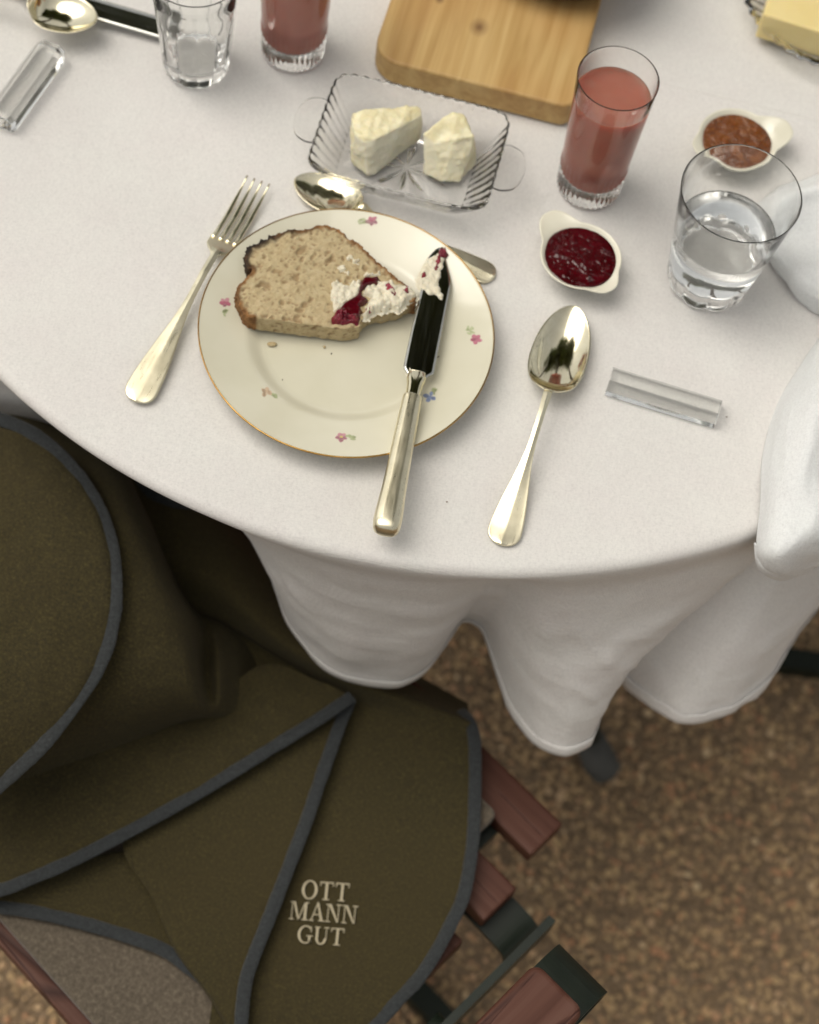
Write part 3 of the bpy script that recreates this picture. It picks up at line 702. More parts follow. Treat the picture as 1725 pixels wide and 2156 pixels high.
mesh_obj('handle', V, grid_faces(50, 24, True)+[tuple(range(24)), tuple(49*24+j for j in range(24))], 'silver_satin', k2)

# ------------------------------------------------------------------ glass knife rests
def rest(label, P1, P2, sec, endbev, bevel):
    L = float(np.linalg.norm(P2-P1)); e = []
    V = []; n = len(sec); sy = max(abs(a) for a, b in sec)
    for s, kk in ((0, endbev), (endbev and .004 or 0.0001, 0), (L-(endbev and .004 or .0001), 0), (L, endbev)):
        for a, b in sec: V.append((s, a*(1-kk), (b-.006)*(1-kk)+.006))
    F = grid_faces(4, n, True)+[tuple(range(n))[::-1], tuple(3*n+j for j in range(n))]
    o = mesh_obj('knife_rest', V, F, 'rest_glass', smooth=False, label=label, cat='knife rest', group='glass bars')
    bm = bmesh.new(); bm.from_mesh(o.data); bmesh.ops.remove_doubles(bm, verts=bm.verts, dist=1e-6); bmesh.ops.recalc_face_normals(bm, faces=bm.faces); bm.to_mesh(o.data); bm.free()
    o.matrix_world = frame(P1, P2); bev(o, bevel, 2); return o
z1 = TZ+.0010
rest('clear glass bar lying on the cloth right of the spoon', at(1283, 800, z1+.004), at(1512, 870, z1+.004), [(-.0095, -.0038), (.0095, -.0038), (.0095, .0010), (.0050, .0075), (-.0050, .0075), (-.0095, .0010)], 0, .0006)
rest('clear glass bar with cut corners at the left frame edge', at(112, 112, z1+.002), at(0, 268, z1+.002), [(-.010, -.0018), (.010, -.0018), (.0105, .0075), (.0065, .012), (-.0065, .012), (-.0105, .0075)], .14, .0006)

# ------------------------------------------------------------------ glasses
def tumbler(name, label, c, h, rb, rt, wall, base, nfl, amp, zfl, mat, group, scal=False):
    e = empty(name, label, 'glass', group, place(c[0], c[1], TZ+.0012))
    ro = lambda z: rb+(rt-rb)*(z/h)
    P = [(0, .0012, 0), (rb*.5, .0010, 0), (rb*.82, .0003, .4), (rb*.94, .0003, 1), (rb, .0018, 1)]
    for z in np.linspace(.004, zfl, 10): P.append((ro(z), z, 1-ss(z, zfl*.72, zfl)))
    for z in np.linspace(zfl+.002, h-.0012, 14): P.append((ro(z), z, 0))
    lw = .00045
    P += [(rt-lw*.2, h-.0002, 0), (rt-lw*.5, h, 0), (rt-lw*.9, h-.0002, 0)]
    for z in np.linspace(h-.0015, base+.004, 18): P.append((ro(z)-(lw+(wall-lw)*ss(h-z, .0015, .022))-.0006*ss(-z, -zfl, -base), z, 0))
    rbi = ro(base)-wall-.0006
    P += [(rbi-.0012, base+.0010, 0), (rbi-.004, base, 0), (rbi*.5, base-.0004, 0), (0, base-.0005, 0)]
    def fn(r, z, a, kk):
        if kk <= 0: return r, z
        if scal: q = abs(cos(nfl*a/2)); return r*(1-amp*kk*(1-q**.6)*1.0)+0, z
        return r*(1+amp*kk*cos(nfl*a)), z
    v, f = lathe(P, 192, fn); mesh_obj('body', v, f, mat, e); return e, ro
def liquid(name, label, cat, c, ro, wall, base, lev, mat, group=None):
    P = [(0, base-.0003), (ro(base)-wall-.0045, base+.0002), (ro(base+.003)-wall-.0008, base+.0028)]
    for z in np.linspace(base+.006, lev-.0006, 12): P.append((ro(z)-wall+.00025, z))
    P += [(ro(lev)-wall+.00022, lev+.0004), (ro(lev)-wall-.0008, lev-.0001), (ro(lev)-wall-.003, lev-.0005), (0, lev-.0005)]
    v, f = lathe(P, 96); o = mesh_obj(name, v, f, mat, label=label, cat=cat, group=group); o.location = (c[0], c[1], TZ+.0012); return o
jc = at(1238, 393, TZ)
_, ro = tumbler('juice_glass', 'tall ribbed-base glass of pink juice beside the wooden board', jc, .1085, .0212, .0262, .0010, .016, 36, .030, .034, 'clear_glass', 'juice glasses')
liquid('juice', 'cloudy pink juice in the tall glass beside the board', 'juice', jc, ro, .0010, .016, .0905, 'juice', 'glassfuls of juice')
jc2 = at(617, 108, TZ)
_, ro = tumbler('juice_glass', 'tall glass of pink juice cut off by the top frame edge', jc2, .1085, .0212, .0262, .0010, .016, 36, .030, .034, 'clear_glass', 'juice glasses')
liquid('juice', 'cloudy pink juice in the glass cut off by the top edge', 'juice', jc2, ro, .0010, .016, .0905, 'juice', 'glassfuls of juice')
wc = at(1488, 590, TZ)
_, ro = tumbler('water_glass', 'flared tumbler with faceted base half full of water', wc, .0930, .0272, .0382, .0009, .014, 10, .07, .024, 'clear_glass', None, True)
liquid('water', 'clear water in the flared faceted tumbler', 'water', wc, ro, .0009, .014, .052, 'water')
ec = at(413, 140, TZ)
tumbler('empty_glass', 'empty cut-glass tumbler standing at the top left', ec, .088, .0225, .0292, .0017, .010, 12, .05, .058, 'clear_glass', None, True)

# ------------------------------------------------------------------ cutting board with loaf
bz = TZ+.0225
c_fl, c_fr, c_bl, c_br = at(786, 118, bz), at(1206, 224, bz), at(815, -60, bz), at(1300, -10, bz)
bx = c_fr-c_fl; bx /= np.linalg.norm(bx); by = np.array([-bx[1], bx[0], 0])
fl = at(790, 122, bz); wid = float(np.linalg.norm(at(1207, 226, bz)-fl))
be = empty('cutting_board', 'rounded pale wooden cutting board at the top of the table', 'cutting board', matrix=frame(np.array([fl[0], fl[1], TZ+.0012]), np.array([fl[0], fl[1], TZ+.0012])+bx))
def rrect(x0, x1, y0, y1, rs, n=10):
    out = []
    for (cx, cyy, a0), r in zip(((x0, y0, pi), (x1, y0, 1.5*pi), (x1, y1, 0), (x0, y1, .5*pi)), rs):
        ox = cx+(r if cx == x0 else -r); oy = cyy+(r if cyy == y0 else -r)
        for i in range(n+1): q = a0+i/n*pi/2; out.append((ox+r*cos(q), oy+r*sin(q)))
    return out
ol = rrect(-.003, wid, 0, .30, (.020, .008, .02, .02)); n = len(ol)
V = [(x, y, 0) for x, y in ol]+[(x, y, .0213) for x, y in ol]
o = mesh_obj('board', V, [tuple(range(n))[::-1], tuple(range(n, 2*n))]+[(i, (i+1) % n, (i+1) % n+n, i+n) for i in range(n)], 'board', be, smooth=False); bev(o, .0022, 3)
lc = at(1140, -130, bz+.03)
bm = bmesh.new(); bmesh.ops.create_icosphere(bm, subdivisions=5, radius=1); V = np.array([v.co[:] for v in bm.verts]); F = [tuple(v.index for v in f.verts) for f in bm.faces]; bm.free()
LV = []
for p in V:
    q = p*np.array([.075, .060, .044]); q[2] = max(q[2], -.026); LV.append(q*(1+.05*nz(p, 2.2, 3)+.02*nz(p, 7, 5)))
lo_ = mesh_obj('bread_loaf', LV, F, 'crust', label='dark crusted bread loaf on the cutting board at the top edge', cat='bread')
fr_ = at(1138, -14, bz+.016); d2 = np.array([by[0], by[1]]); lo_.location = (fr_[0]+d2[0]*.0600, fr_[1]+d2[1]*.0600, bz+.0285); lo_.rotation_euler = (0, 0, atan2(bx[1], bx[0]))

# ------------------------------------------------------------------ pressed-glass dish with two cheeses
rz = TZ+.030
dA, dB, dC, dD = at(714, 156, rz), at(1082, 238, rz), at(1020, 458, rz), at(636, 350, rz)
dc = (dA+dB+dC+dD)/4; dxv = ((dB-dA)+(dC-dD))/2; lx = np.linalg.norm(dxv); dxv /= lx; ly = (np.linalg.norm(dA-dD)+np.linalg.norm(dB-dC))/2
de = empty('glass_dish', 'rectangular pressed-glass dish with handles holding two cheese pieces', 'dish', matrix=frame(np.array([dc[0], dc[1], TZ+.0010]), np.array([dc[0], dc[1], TZ+.0010])+dxv))
NP = 480
def rr_pt(a, hx, hy, p=9.0):
    c_, s_ = cos(a), sin(a); r = (abs(c_/hx)**p+abs(s_/hy)**p)**(-1/p); return r*c_, r*s_
HX, HY = lx/2, ly/2; BXs, BYs = .74, .66
def ring(fx, fy, z, rib=0, scal=0, star=0):
    out = []
    peri = 0
    for i in range(NP):
        # spread samples by the perimeter of the rounded rectangle
        t_ = i/NP*2*(HX+HY)*2; hx, hy = HX*fx, HY*fy
        a = ANG[i]; x, y = rr_pt(a, hx, hy)
        ph = PER[i]
        k_ = 1+rib*1.3*(sin(ph*pi*52)**2)
        z_ = z+scal*abs(sin(ph*pi*52))
        if star:
            X, Y = x/.012, y/.012
            q = atan2(Y, X); rr2 = np.hypot(X, Y)
            z_ += star*(abs(sin(4*q))*min(rr2, 1.2)*(1-ss(rr2, 1.6, 2.6))+.7*abs(sin(X*2.4+Y*1.2))*abs(sin(Y*2.6-X*.8))*ss(rr2, 1.4, 2.4))
        out.append((x*k_, y*k_, z_))
    return out
aa = np.linspace(0, 2*pi, 6001)[:-1]; pp = np.array([rr_pt(a, HX, HY) for a in aa]); dl = np.linalg.norm(np.roll(pp, -1, 0)-pp, axis=1); cs = np.r_[0, np.cumsum(dl)[:-1]]/dl.sum()
PER = np.arange(NP)/NP; ANG = np.interp(PER, cs, aa)
R = []
for q in (.04, .15, .3, .45, .6, .75, .88): R.append(ring(BXs*q, BYs*q, .0006, star=.0034))
R.append(ring(BXs*.97, BYs*.96, .0003)); R.append(ring(BXs, BYs, .0022, .004))
for q in (.2, .4, .6, .8, .93): R.append(ring(BXs+(1-BXs)*q, BYs+(1-BYs)*q, .0025+.0275*q**1.1, .0042))
R.append(ring(1, 1, .0288, .0055, .0016)); R.append(ring(.992, .988, .0300, .005, .0018)); R.append(ring(.978, .966, .0290, .004, .0014))
for q in (.9, .75, .55, .35, .15, .03): R.append(ring(BXs+(1-BXs)*q-.032, BYs+(1-BYs)*q-.046, .0062+.0238*q**1.1, .002))
for q in (.90, .7, .5, .3, .1, .03): R.append(ring((BXs-.03)*q, (BYs-.045)*q, .0052))
V = [p for r in R for p in r]; F = grid_faces(len(R), NP, True)+[tuple(range(NP))[::-1], tuple((len(R)-1)*NP+i for i in range(NP))]
mesh_obj('bowl', V, F, 'pressed_glass', de)
for sg in (-1, 1):
    x0 = HX*.985
    hp_ = cr([(sg*x0, -.0185), (sg*(x0+.007), -.0190), (sg*(x0+.0150), -.0140), (sg*(x0+.0185), 0), (sg*(x0+.0150), .0140), (sg*(x0+.007), .0190), (sg*x0, .0185)], 36); n = len(hp_)
    V = [(x, y, .0255) for x, y in hp_]+[(x, y, .0280) for x, y in hp_]
    o = mesh_obj('handle', V, [tuple(range(n)), tuple(range(2*n-1, n-1, -1))]+[(i, i+n, (i+1) % n+n, (i+1) % n) for i in range(n)], 'pressed_glass', de, smooth=False)
    bm = bmesh.new(); bm.from_mesh(o.data); bmesh.ops.recalc_face_normals(bm, faces=bm.faces); bm.to_mesh(o.data); bm.free(); bev(o, .0009, 3)
def lump(label, topz, tops, bots, seed, rind):
    zb = TZ+.0068
    P = [tuple(at(x, y, TZ+.0068+z)) for x, y, z in tops]+[tuple(at(x, y, zb)) for x, y in bots]
    v, f = hull(P); W, N, FF = remeshed(v, f, .0011)
    n1 = np.array([nz(p, 90, seed) for p in W]); n2 = np.array([nz(p, 330, seed) for p in W])
    rd = np.clip(ss(N[:, 2], .3, .75)+rind(W, N), 0, 1)
    amp = np.where(rd > .5, 1.0, .55)
    n0 = np.array([nz(p, 42, seed+2) for p in W]); W = W+N*((.0016*n0+.0012*n1+.0005*n2)*amp)[:, None]; c = W.mean(0); c[2] = zb
    o = mesh_obj('cheese_piece', W-c, FF, 'cheese', label=label, cat='cheese', group='soft cheese pieces in the glass dish'); o.location = c; add_attr(o, 'rind', rd)
lump('wedge of soft white cheese, the left piece in the glass dish', .03, [(738, 236, .028), (770, 228, .029), (886, 224, .026), (888, 243, .024), (850, 262, .026), (790, 292, .026), (766, 300, .024), (742, 278, .027)],
     [(742, 345), (775, 371), (790, 366), (880, 300), (888, 285), (800, 290), (745, 300)], 3, lambda W, N: ss(-N[:, 0], .35, .8))
lump('stubby chunk of soft white cheese, the right piece in the glass dish', .03, [(892, 282, .024), (930, 250, .030), (955, 236, .031), (975, 240, .030), (998, 285, .026), (1000, 305, .020), (915, 300, .022), (960, 296, .025)],
     [(892, 368), (930, 384), (970, 384), (998, 350), (1004, 330), (985, 300), (900, 310)], 9, lambda W, N: ss(N[:, 0], .55, .9)*.8)

# ------------------------------------------------------------------ butter dish
bc = at(1765, 2, TZ+.010)
bd = empty('butter_dish', 'round cut-glass dish with butter at the top right corner', 'dish', matrix=place(bc[0], bc[1], TZ+.001))
def bfn(r, z, a, kk): return (r*(1+.018*kk*abs(sin(a*22))), z+.0010*kk*abs(sin(a*22+pi/2)))
P = [(0, .001), (.030, .0006, 0), (.042, .0004, .5), (.050, .004, 1), (.057, .010, 1), (.0615, .0150, 1), (.0605, .0165, 1), (.058, .0155, .6), (.052, .010, .3), (.047, .0062, 0), (.03, .0052, 0), (0, .0052)]
P = [(p[0]*1.17, *p[1:]) for p in P]; v, f = lathe(P, 264, bfn); mesh_obj('bowl', v, f, 'pressed_glass', bd)
q0 = at(1607, 30, TZ+.030); q1 = at(1725, 66, TZ+.030); ux = (q1-q0)/np.linalg.norm(q1-q0)
o = mesh_obj('butter_block', *box(0, .075, 0, .055, 0, .0235), 'butter', smooth=False, label='yellow block of butter in the cut-glass dish', cat='butter')
o.matrix_world = frame(np.array([q0[0], q0[1], TZ+.0065]), np.array([q0[0], q0[1], TZ+.0065])+ux); bev(o, .0016, 3)

# ------------------------------------------------------------------ jam dishes
def jam_dish(label, jlabel, c, r0, ears, mat, group, seed, jr):
    e = empty('jam_dish', label, 'dish', 'small white jam dishes', place(c[0], c[1], TZ+.001))
    def fn(r, z, a, kk):
        g_ = 0
        for (ea, el, ew) in ears:
            d = (a-ea+pi) % (2*pi)-pi; g_ += el*(1-ss(abs(d), ew*.18, ew*2.0))
        return r+kk*g_, z+kk*.10*g_
    R0 = r0
    P = [(0, .0010, 0), (R0*.42, .0006, 0), (R0*.50, .0004, 0), (R0*.56, .0022, 0), (R0*.80, .0090, .15), (R0*.93, .0140, .6), (R0*.985, .0158, .95), (R0, .0166, 1), (R0*.985, .0171, .98), (R0*.95, .0168, .85), (R0*.88, .0150, .35), (R0*.80, .0118, .05), (R0*.65, .0072, 0), (R0*.45, .0046, 0), (0, .0040, 0)]
    v, f = lathe([(a, b, k_) for a, b, k_ in cr(P, 60).tolist()], 160, lambda r, z, a, kk: fn(max(r, 0), z, a, max(0, kk))); mesh_obj('bowl', v, f, 'ceramic', e)
    V = []; nr, na = 60, 180
    for i in range(nr):
        for j in range(na):
            a = 2*pi*j/na; q = (i/(nr-1)); rr_ = jr*q*(1+.012*nz((cos(a)*3, sin(a)*3), 1, seed)); x, y = rr_*cos(a), rr_*sin(a)
            z = .0149-.0012*ss(q, .93, 1)+.0006*(1-q*q)+.00085*nz((x, y), 105, seed)*(1-q**6)+.00025*nz((x, y), 300, seed)*(1-q**6); V.append((x, y, z))
    for j in range(na): a = 2*pi*j/na; V.append((jr*.90*cos(a), jr*.90*sin(a), .0118))
    o = mesh_obj('jam', V, grid_faces(nr+1, na, True), mat, up=True, label=jlabel, cat='jam', group='jams in the small dishes'); o.location = (c[0], c[1], TZ+.001)
c1 = at(1223, 540, TZ+.0166)
jam_dish('small white lipped dish of red jam near the plate', 'dark red berry jam in the dish near the plate', c1, .0268, [(radians(133), .0120, .34), (radians(-46), .0060, .30)], 'berry_jam', None, 4, .0252)
c2 = at(1553, 296, TZ+.0166)
jam_dish('small white lipped dish of orange jam behind the water tumbler', 'orange-brown apricot jam in the dish behind the tumbler', c2, .0272, [(radians(28), .0130, .34), (radians(-150), .0060, .30)], 'apricot_jam', None, 14, .0246)

# ------------------------------------------------------------------ napkin
npk = empty('napkin', 'crumpled white cotton napkin hanging over the right table edge', 'napkin', matrix=place(*at(1680, 900, TZ)[:2], TZ+.001))
no = np.array([*at(1680, 900, TZ)[:2], TZ+.001])
V, F = px_loft([[(1728, 700, .7215), (1745, 690, .735), (1790, 680, .75), (1860, 680, .755), (1950, 690, .75)],
                [(1690, 762, .7215), (1712, 766, .742), (1762, 780, .760), (1850, 790, .760), (1950, 800, .75)],
                [(1637, 848, .7215), (1660, 855, .748), (1722, 866, .768), (1830, 880, .755), (1950, 890, .75)],
                [(1606, 960, .7215), (1632, 966, .746), (1688, 978, .763), (1780, 1000, .752), (1950, 1010, .745)],
                [(1598, 1080, .7215), (1622, 1084, .742), (1676, 1092, .752), (1770, 1095, .754), (1950, 1090, .735)],
                [(1590, 1150, .7215), (1608, 1158, .735), (1655, 1162, .744), (1740, 1150, .738), (1950, 1120, .72)],
                [(1594, 1180, .716), (1612, 1196, .722), (1652, 1202, .726), (1725, 1178, .718), (1950, 1130, .70)],
                [(1602, 1196, .708), (1622, 1208, .709), (1652, 1214, .710), (1705, 1196, .706), (1930, 1140, .69)],
                [(1612, 1190, .700), (1630, 1200, .700), (1655, 1204, .700), (1700, 1186, .698), (1920, 1130, .68)]], 70, 90, .0022, 26, 2)
solid(mesh_obj('hanging_fold', creased(V, .0075, 21, 3)-no, F, 'napkin_cotton', npk, up=True), .0012)
V, F = px_loft([[(1588, 1142, .7205), (1600, 1150, .724), (1640, 1150, .728), (1700, 1140, .722)], [(1590, 1175, .714), (1606, 1196, .716), (1650, 1204, .717), (1720, 1180, .710)],
                [(1596, 1198, .700), (1620, 1216, .699), (1655, 1221, .698), (1715, 1200, .695)], [(1606, 1202, .690), (1630, 1216, .689), (1660, 1219, .688), (1710, 1200, .686)]], 40, 30, .0008, 40, 8)
solid(mesh_obj('under_fold', V-no, F, 'napkin_cotton', npk, up=True), .0010)
V, F = px_loft([[(1592, 428, .7215), (1640, 398, .7215), (1725, 370, .7215), (1820, 350, .7215), (1920, 335, .7215)],
                [(1600, 440, .730), (1648, 412, .742), (1725, 384, .748), (1820, 368, .748), (1920, 350, .745)],
                [(1604, 470, .735), (1655, 452, .742), (1725, 430, .742), (1820, 430, .742), (1920, 430, .74)],
                [(1606, 505, .731), (1660, 505, .734), (1725, 500, .735), (1820, 510, .735), (1920, 520, .735)],
                [(1607, 528, .730), (1650, 555, .738), (1705, 580, .744), (1800, 610, .744), (1920, 630, .74)],
                [(1612, 540, .7225), (1648, 588, .726), (1676, 606, .735), (1790, 660, .738), (1920, 690, .735)],
                [(1615, 542, .7205), (1655, 592, .7205), (1690, 640, .7210), (1750, 672, .7215), (1920, 710, .7215)]], 70, 80, .0016, 30, 5)
solid(mesh_obj('flat_fold', creased(V, .0065, 24, 7)-no, F, 'napkin_cotton', npk, up=True), .0012)

# ------------------------------------------------------------------ chair
EW = np.array([.815, -.580, 0]); EW /= np.linalg.norm(EW); EF = np.array([-EW[1], EW[0], 0])
S0 = at(1186, 1734, .44)
def build_chair(label, group):
    c = empty('garden_chair', label, 'chair', group)
    v, f = box(-.46, 0, -.034, 0, .422, .44); sl = None
    for i in range(6):
        if i == 0: sl = mesh_obj('seat_slat', v, f, 'chair_wood', c, smooth=False); bev(sl, .0018, 2)
        else: q = sl.copy(); COL.objects.link(q); q.location = (.010, -.0588*i+(.004 if i > 1 else 0)-(.022 if i == 5 else 0), 0)
    for x in (-.045, -.39): mesh_obj('seat_rail', *box(x-.014, x+.014, -.345, -.006, .412, .4215), 'green_metal', c, smooth=False)
    sec = [(.020, .002), (-.020, .002), (-.020, -.002), (.020, -.002)]
    for sg, xc in ((1, .089), (-1, -.549)):
        ol = rrect(0, .254, -.020, .020, (.007, .02, .02, .007), 8); n = len(ol); V = [(x, y, .622) for x, y in ol]+[(x, y, .640) for x, y in ol]
        a = mesh_obj('armrest', V, [tuple(range(n))[::-1], tuple(range(n, 2*n))]+[(i, (i+1) % n, (i+1) % n+n, i+n) for i in range(n)], 'chair_wood', c, smooth=False); bev(a, .004, 4); a.location = (xc, -.146, 0); a.rotation_euler = (0, 0, -pi/2)
        pth = np.c_[np.full(60, xc), cr([(-.36, .619), (-.20, .619), (-.152, .619), (-.134, .616), (-.122, .607), (-.118, .595), (-.124, .583), (-.145, .570), (-.20, .542), (-.27, .495), (-.33, .43), (-.36, .34), (-.37, .2), (-.38, .006)], 60)]
        v, f = sweep(pth, sec, upv=(0, .001, 1) if False else np.cross(np.gradient(pth, axis=0), np.array([1.0, 0, 0]))*1); st = mesh_obj('arm_strap', v, f, 'green_metal', c, smooth=False)
        xb = xc-sg*.046
        mesh_obj('side_bar', *box(xb-.003, xb+.003, -.36, -.060, .425, .452), 'green_metal', c, smooth=False)
        v, f = sweep([(xb-.010, -.172, .440), (xb+.012, -.172, .440)], ell(.011, .011, 16), upv=(0, 0, 1)); mesh_obj('pivot', v, f, 'green_metal', c)
        pth = np.c_[cr([(xc-sg*.125, .419), (xc-sg*.085, .419), (xc-sg*.060, .417), (xc-sg*.052, .408), (xc-sg*.050, .385)], 24)]; pth = np.c_[pth[:, 0], np.full(24, -.077), pth[:, 1]]
        v, f = sweep(pth, [(.017, .002), (-.017, .002), (-.017, -.002), (.017, -.002)], upv=np.cross(np.gradient(pth, axis=0), np.array([0, 1.0, 0]))*(-sg)); mesh_obj('bracket', v, f, 'green_metal', c, smooth=False)
        v, f = sweep(cr([(xc-sg*.072, -.35, .41), (xc-sg*.072, -.19, .2), (xc-sg*.072, -.06, .006)], 12), [(.003, .012), (-.003, .012), (-.003, -.012), (.003, -.012)]); mesh_obj('leg', v, f, 'green_metal', c, smooth=False)
        v, f = sweep(cr([(xc-sg*.080, -.36, .45), (xc-sg*.080, -.43, .64), (xc-sg*.080, -.50, .84)], 12), [(.003, .014), (-.003, .014), (-.003, -.014), (.003, -.014)]); mesh_obj('back_post', v, f, 'green_metal', c, smooth=False)
    mesh_obj('foot_bar', *box(-.47, .01, -.072, -.050, .0005, .022), 'green_metal', c, smooth=False)
    for i in range(3):
        q = mesh_obj('back_slat', *box(-.46, 0, -.008, .008, -.022, .022), 'chair_wood', c, smooth=False); bev(q, .003, 3); q.location = (0, -.415-.031*i, .60+.085*i); q.rotation_euler = (radians(20), 0, 0)
    return c
ch = build_chair('red-brown slatted garden chair with green metal frame under the blanket', 'garden chairs')
cm = Matrix.Identity(4)
for i in range(3): cm[i][0], cm[i][1] = EW[i], EF[i]
cm[0][3], cm[1][3] = S0[0], S0[1]; ch.matrix_world = cm
ch2 = copy_tree(ch); ch2['label'] = 'chair at the right frame edge of which only a dark foot bar shows'
pb = at(1636, 1389, .011)
ch2.matrix_world = Matrix.Translation((pb[0]+.01, pb[1]-.061, 0)) @ Matrix.Rotation(pi+radians(3), 4, 'Z')
# felt seat pad
pad = empty('seat_pad', 'grey-brown felt pad on the slatted chair under the blanket', 'seat pad', matrix=cm)
zt = .452
pr = at(1050, 1712, zt); lp = cm.inverted() @ Vector(pr)
ol = rrect(-.44, lp.x, -.336, lp.y, (.02, .006, .006, .02), 6); n = len(ol)
V = [(x, y, .4412) for x, y in ol]+[(x, y, zt) for x, y in ol]
o = mesh_obj('felt', V, [tuple(range(n))[::-1], tuple(range(n, 2*n))]+[(i, (i+1) % n, (i+1) % n+n, i+n) for i in range(n)], 'felt', pad, smooth=False); bev(o, .003, 3)

# ------------------------------------------------------------------ blanket
bk = empty('blanket', 'olive wool blanket with slate-blue binding heaped on the chair', 'blanket', matrix=place(*at(600, 1700, .456)[:2], .453))
bo = np.array([*at(600, 1700, .456)[:2], .453])
def sheet(name, rows, nu, nv, wob=.0016, ws=16, seed=0, t=.0032):
    V, F = px_loft(rows, nu, nv, wob, ws, seed)
    for v in V: v[2] += .0019*nz((v[0], v[1]), 34, seed+2, 2)*(.22 if name in ('main_panel', 'middle_flap', 'lower_flap') else 1)
    o = mesh_obj(name, V-bo, F, 'wool', bk, up=True); solid(o, t); return o
def binding(pts, n=140, hw=.0046, ht=.0015, seed=0):
    P = cr(pts, 400); Wd = np.array([at(*p) for p in P]); Wd = arclen(Wd, n)
    for i, p in enumerate(Wd): p[2] += .0003*nz((i*.3,), .4, seed) if False else 0
    sc = [1+.10*mnoise.noise(Vector((i*.12, seed, 0)))+.07*mnoise.noise(Vector((i*.45, seed, 4))) for i in range(n)]
    v, f = sweep(Wd-bo, ell(hw, ht, 14), scale=sc); return mesh_obj('binding', v, f, 'trim', bk)
ZM = .4565
# main panel: rolls over the seat front below the table, then lies flat to the lettered end
sheet('main_panel', [
    [(230, 900, .40), (420, 1010, .38), (620, 1210, .37), (760, 1330, .38), (880, 1420, .40), (985, 1480, .43)],
    [(250, 960, .49), (450, 1080, .47), (640, 1283, .455), (760, 1385, .452), (885, 1458, .452), (990, 1512, .452)],
    [(275, 1010, .515), (450, 1120, .500), (620, 1310, .485), (745, 1405, .478), (880, 1472, .470), (994, 1520, .461)],
    [(330, 1150, .510), (455, 1220, .505), (590, 1345, .493), (740, 1432, .484), (880, 1488, .472), (998, 1532, .461)],
    [(380, 1250, .485), (470, 1300, .480), (600, 1385, .472), (735, 1458, .466), (880, 1515, .465), (1001, 1560, .459)],
    [(420, 1330, .462), (500, 1350, .460), (610, 1410, .459), (735, 1478, .458), (880, 1545, .461), (1003, 1610, .459)],
    [(480, 1480, ZM), (560, 1490, ZM), (660, 1520, ZM), (760, 1560, ZM), (890, 1620, .459), (1002, 1680, .459)],
    [(480, 1650, ZM), (580, 1660, ZM), (690, 1680, ZM), (790, 1700, ZM), (900, 1740, ZM), (996, 1770, .458)],
    [(470, 1830, ZM), (570, 1835, ZM), (680, 1840, ZM), (790, 1850, ZM), (890, 1865, ZM), (978, 1880, ZM)],
    [(460, 2000, ZM), (550, 2000, ZM), (650, 2000, ZM), (750, 2000, ZM), (840, 2000, ZM), (922, 2005, ZM)],
    [(440, 2160, ZM), (520, 2155, ZM), (600, 2150, ZM), (680, 2140, ZM), (750, 2125, ZM), (838, 2110, ZM)],
    [(420, 2280, ZM), (480, 2270, ZM), (540, 2250, ZM), (600, 2230, ZM), (660, 2220, ZM), (740, 2210, ZM)]], 110, 160, .0010, 14, 1)
binding([(968, 1498, .452), (985, 1514, .459), (995, 1535, .461), (1000, 1565, .460), (1001, 1620, .4595), (1000, 1680, .459), (996, 1770, .458), (978, 1880, ZM), (950, 1945, ZM), (918, 2005, ZM), (882, 2060, ZM), (835, 2110, ZM), (790, 2160, ZM), (735, 2210, ZM)], 200, seed=1)
# left lower flap and the middle flap that folds over it
sheet('lower_flap', [[(-120, 1830, .457), (60, 1830, .457), (200, 1800, .457), (350, 1790, .457), (480, 1850, .457)],
                     [(-120, 1880, .457), (60, 1890, .457), (200, 1890, .457), (350, 1900, .457), (480, 1950, .457)],
                     [(-120, 1895, .457), (20, 1912, .457), (180, 1944, .457), (340, 1998, .457), (470, 2090, .457)]], 60, 30, .0005, 20, 2)
binding([(-120, 1893, .457), (0, 1910, .457), (70, 1920, .457), (180, 1945, .457), (280, 1975, .457), (345, 2000, .457), (400, 2038, .457), (450, 2080, .457)], 120, seed=2)
sheet('middle_flap', [[(255, 1560, 0.4655), (400, 1540, 0.4655), (560, 1500, 0.4655), (740, 1468, 0.4665)],
                      [(262, 1690, 0.4655), (420, 1650, 0.4660), (570, 1600, 0.4660), (700, 1570, 0.4665)],
                      [(262, 1762, 0.4615), (272, 1775, 0.4657), (400, 1790, 0.4665), (645, 1730, 0.4665)],
                      [(322, 1890, 0.4615), (334, 1896, 0.4657), (440, 1900, 0.4665), (592, 1868, 0.4665)],
                      [(368, 2000, 0.4615), (380, 2004, 0.4657), (440, 2008, 0.4665), (536, 2010, 0.4665)],
                      [(440, 2100, 0.4615), (450, 2102, 0.4657), (475, 2104, 0.4665), (513, 2106, 0.4665)],
                      [(490, 2190, 0.4615), (494, 2190, 0.4650), (500, 2190, 0.4655), (508, 2190, 0.4655)]], 70, 90, .0008, 16, 3)
binding([(738, 1472, 0.4675), (722, 1510, 0.4675), (700, 1570, 0.4675), (672, 1650, 0.4675), (645, 1730, 0.4675), (618, 1800, 0.4675), (592, 1868, 0.4675), (562, 1945, 0.4675), (536, 2010, 0.4675), (518, 2065, 0.4675), (510, 2130, 0.4675), (506, 2200, 0.4665)], 170, seed=3)
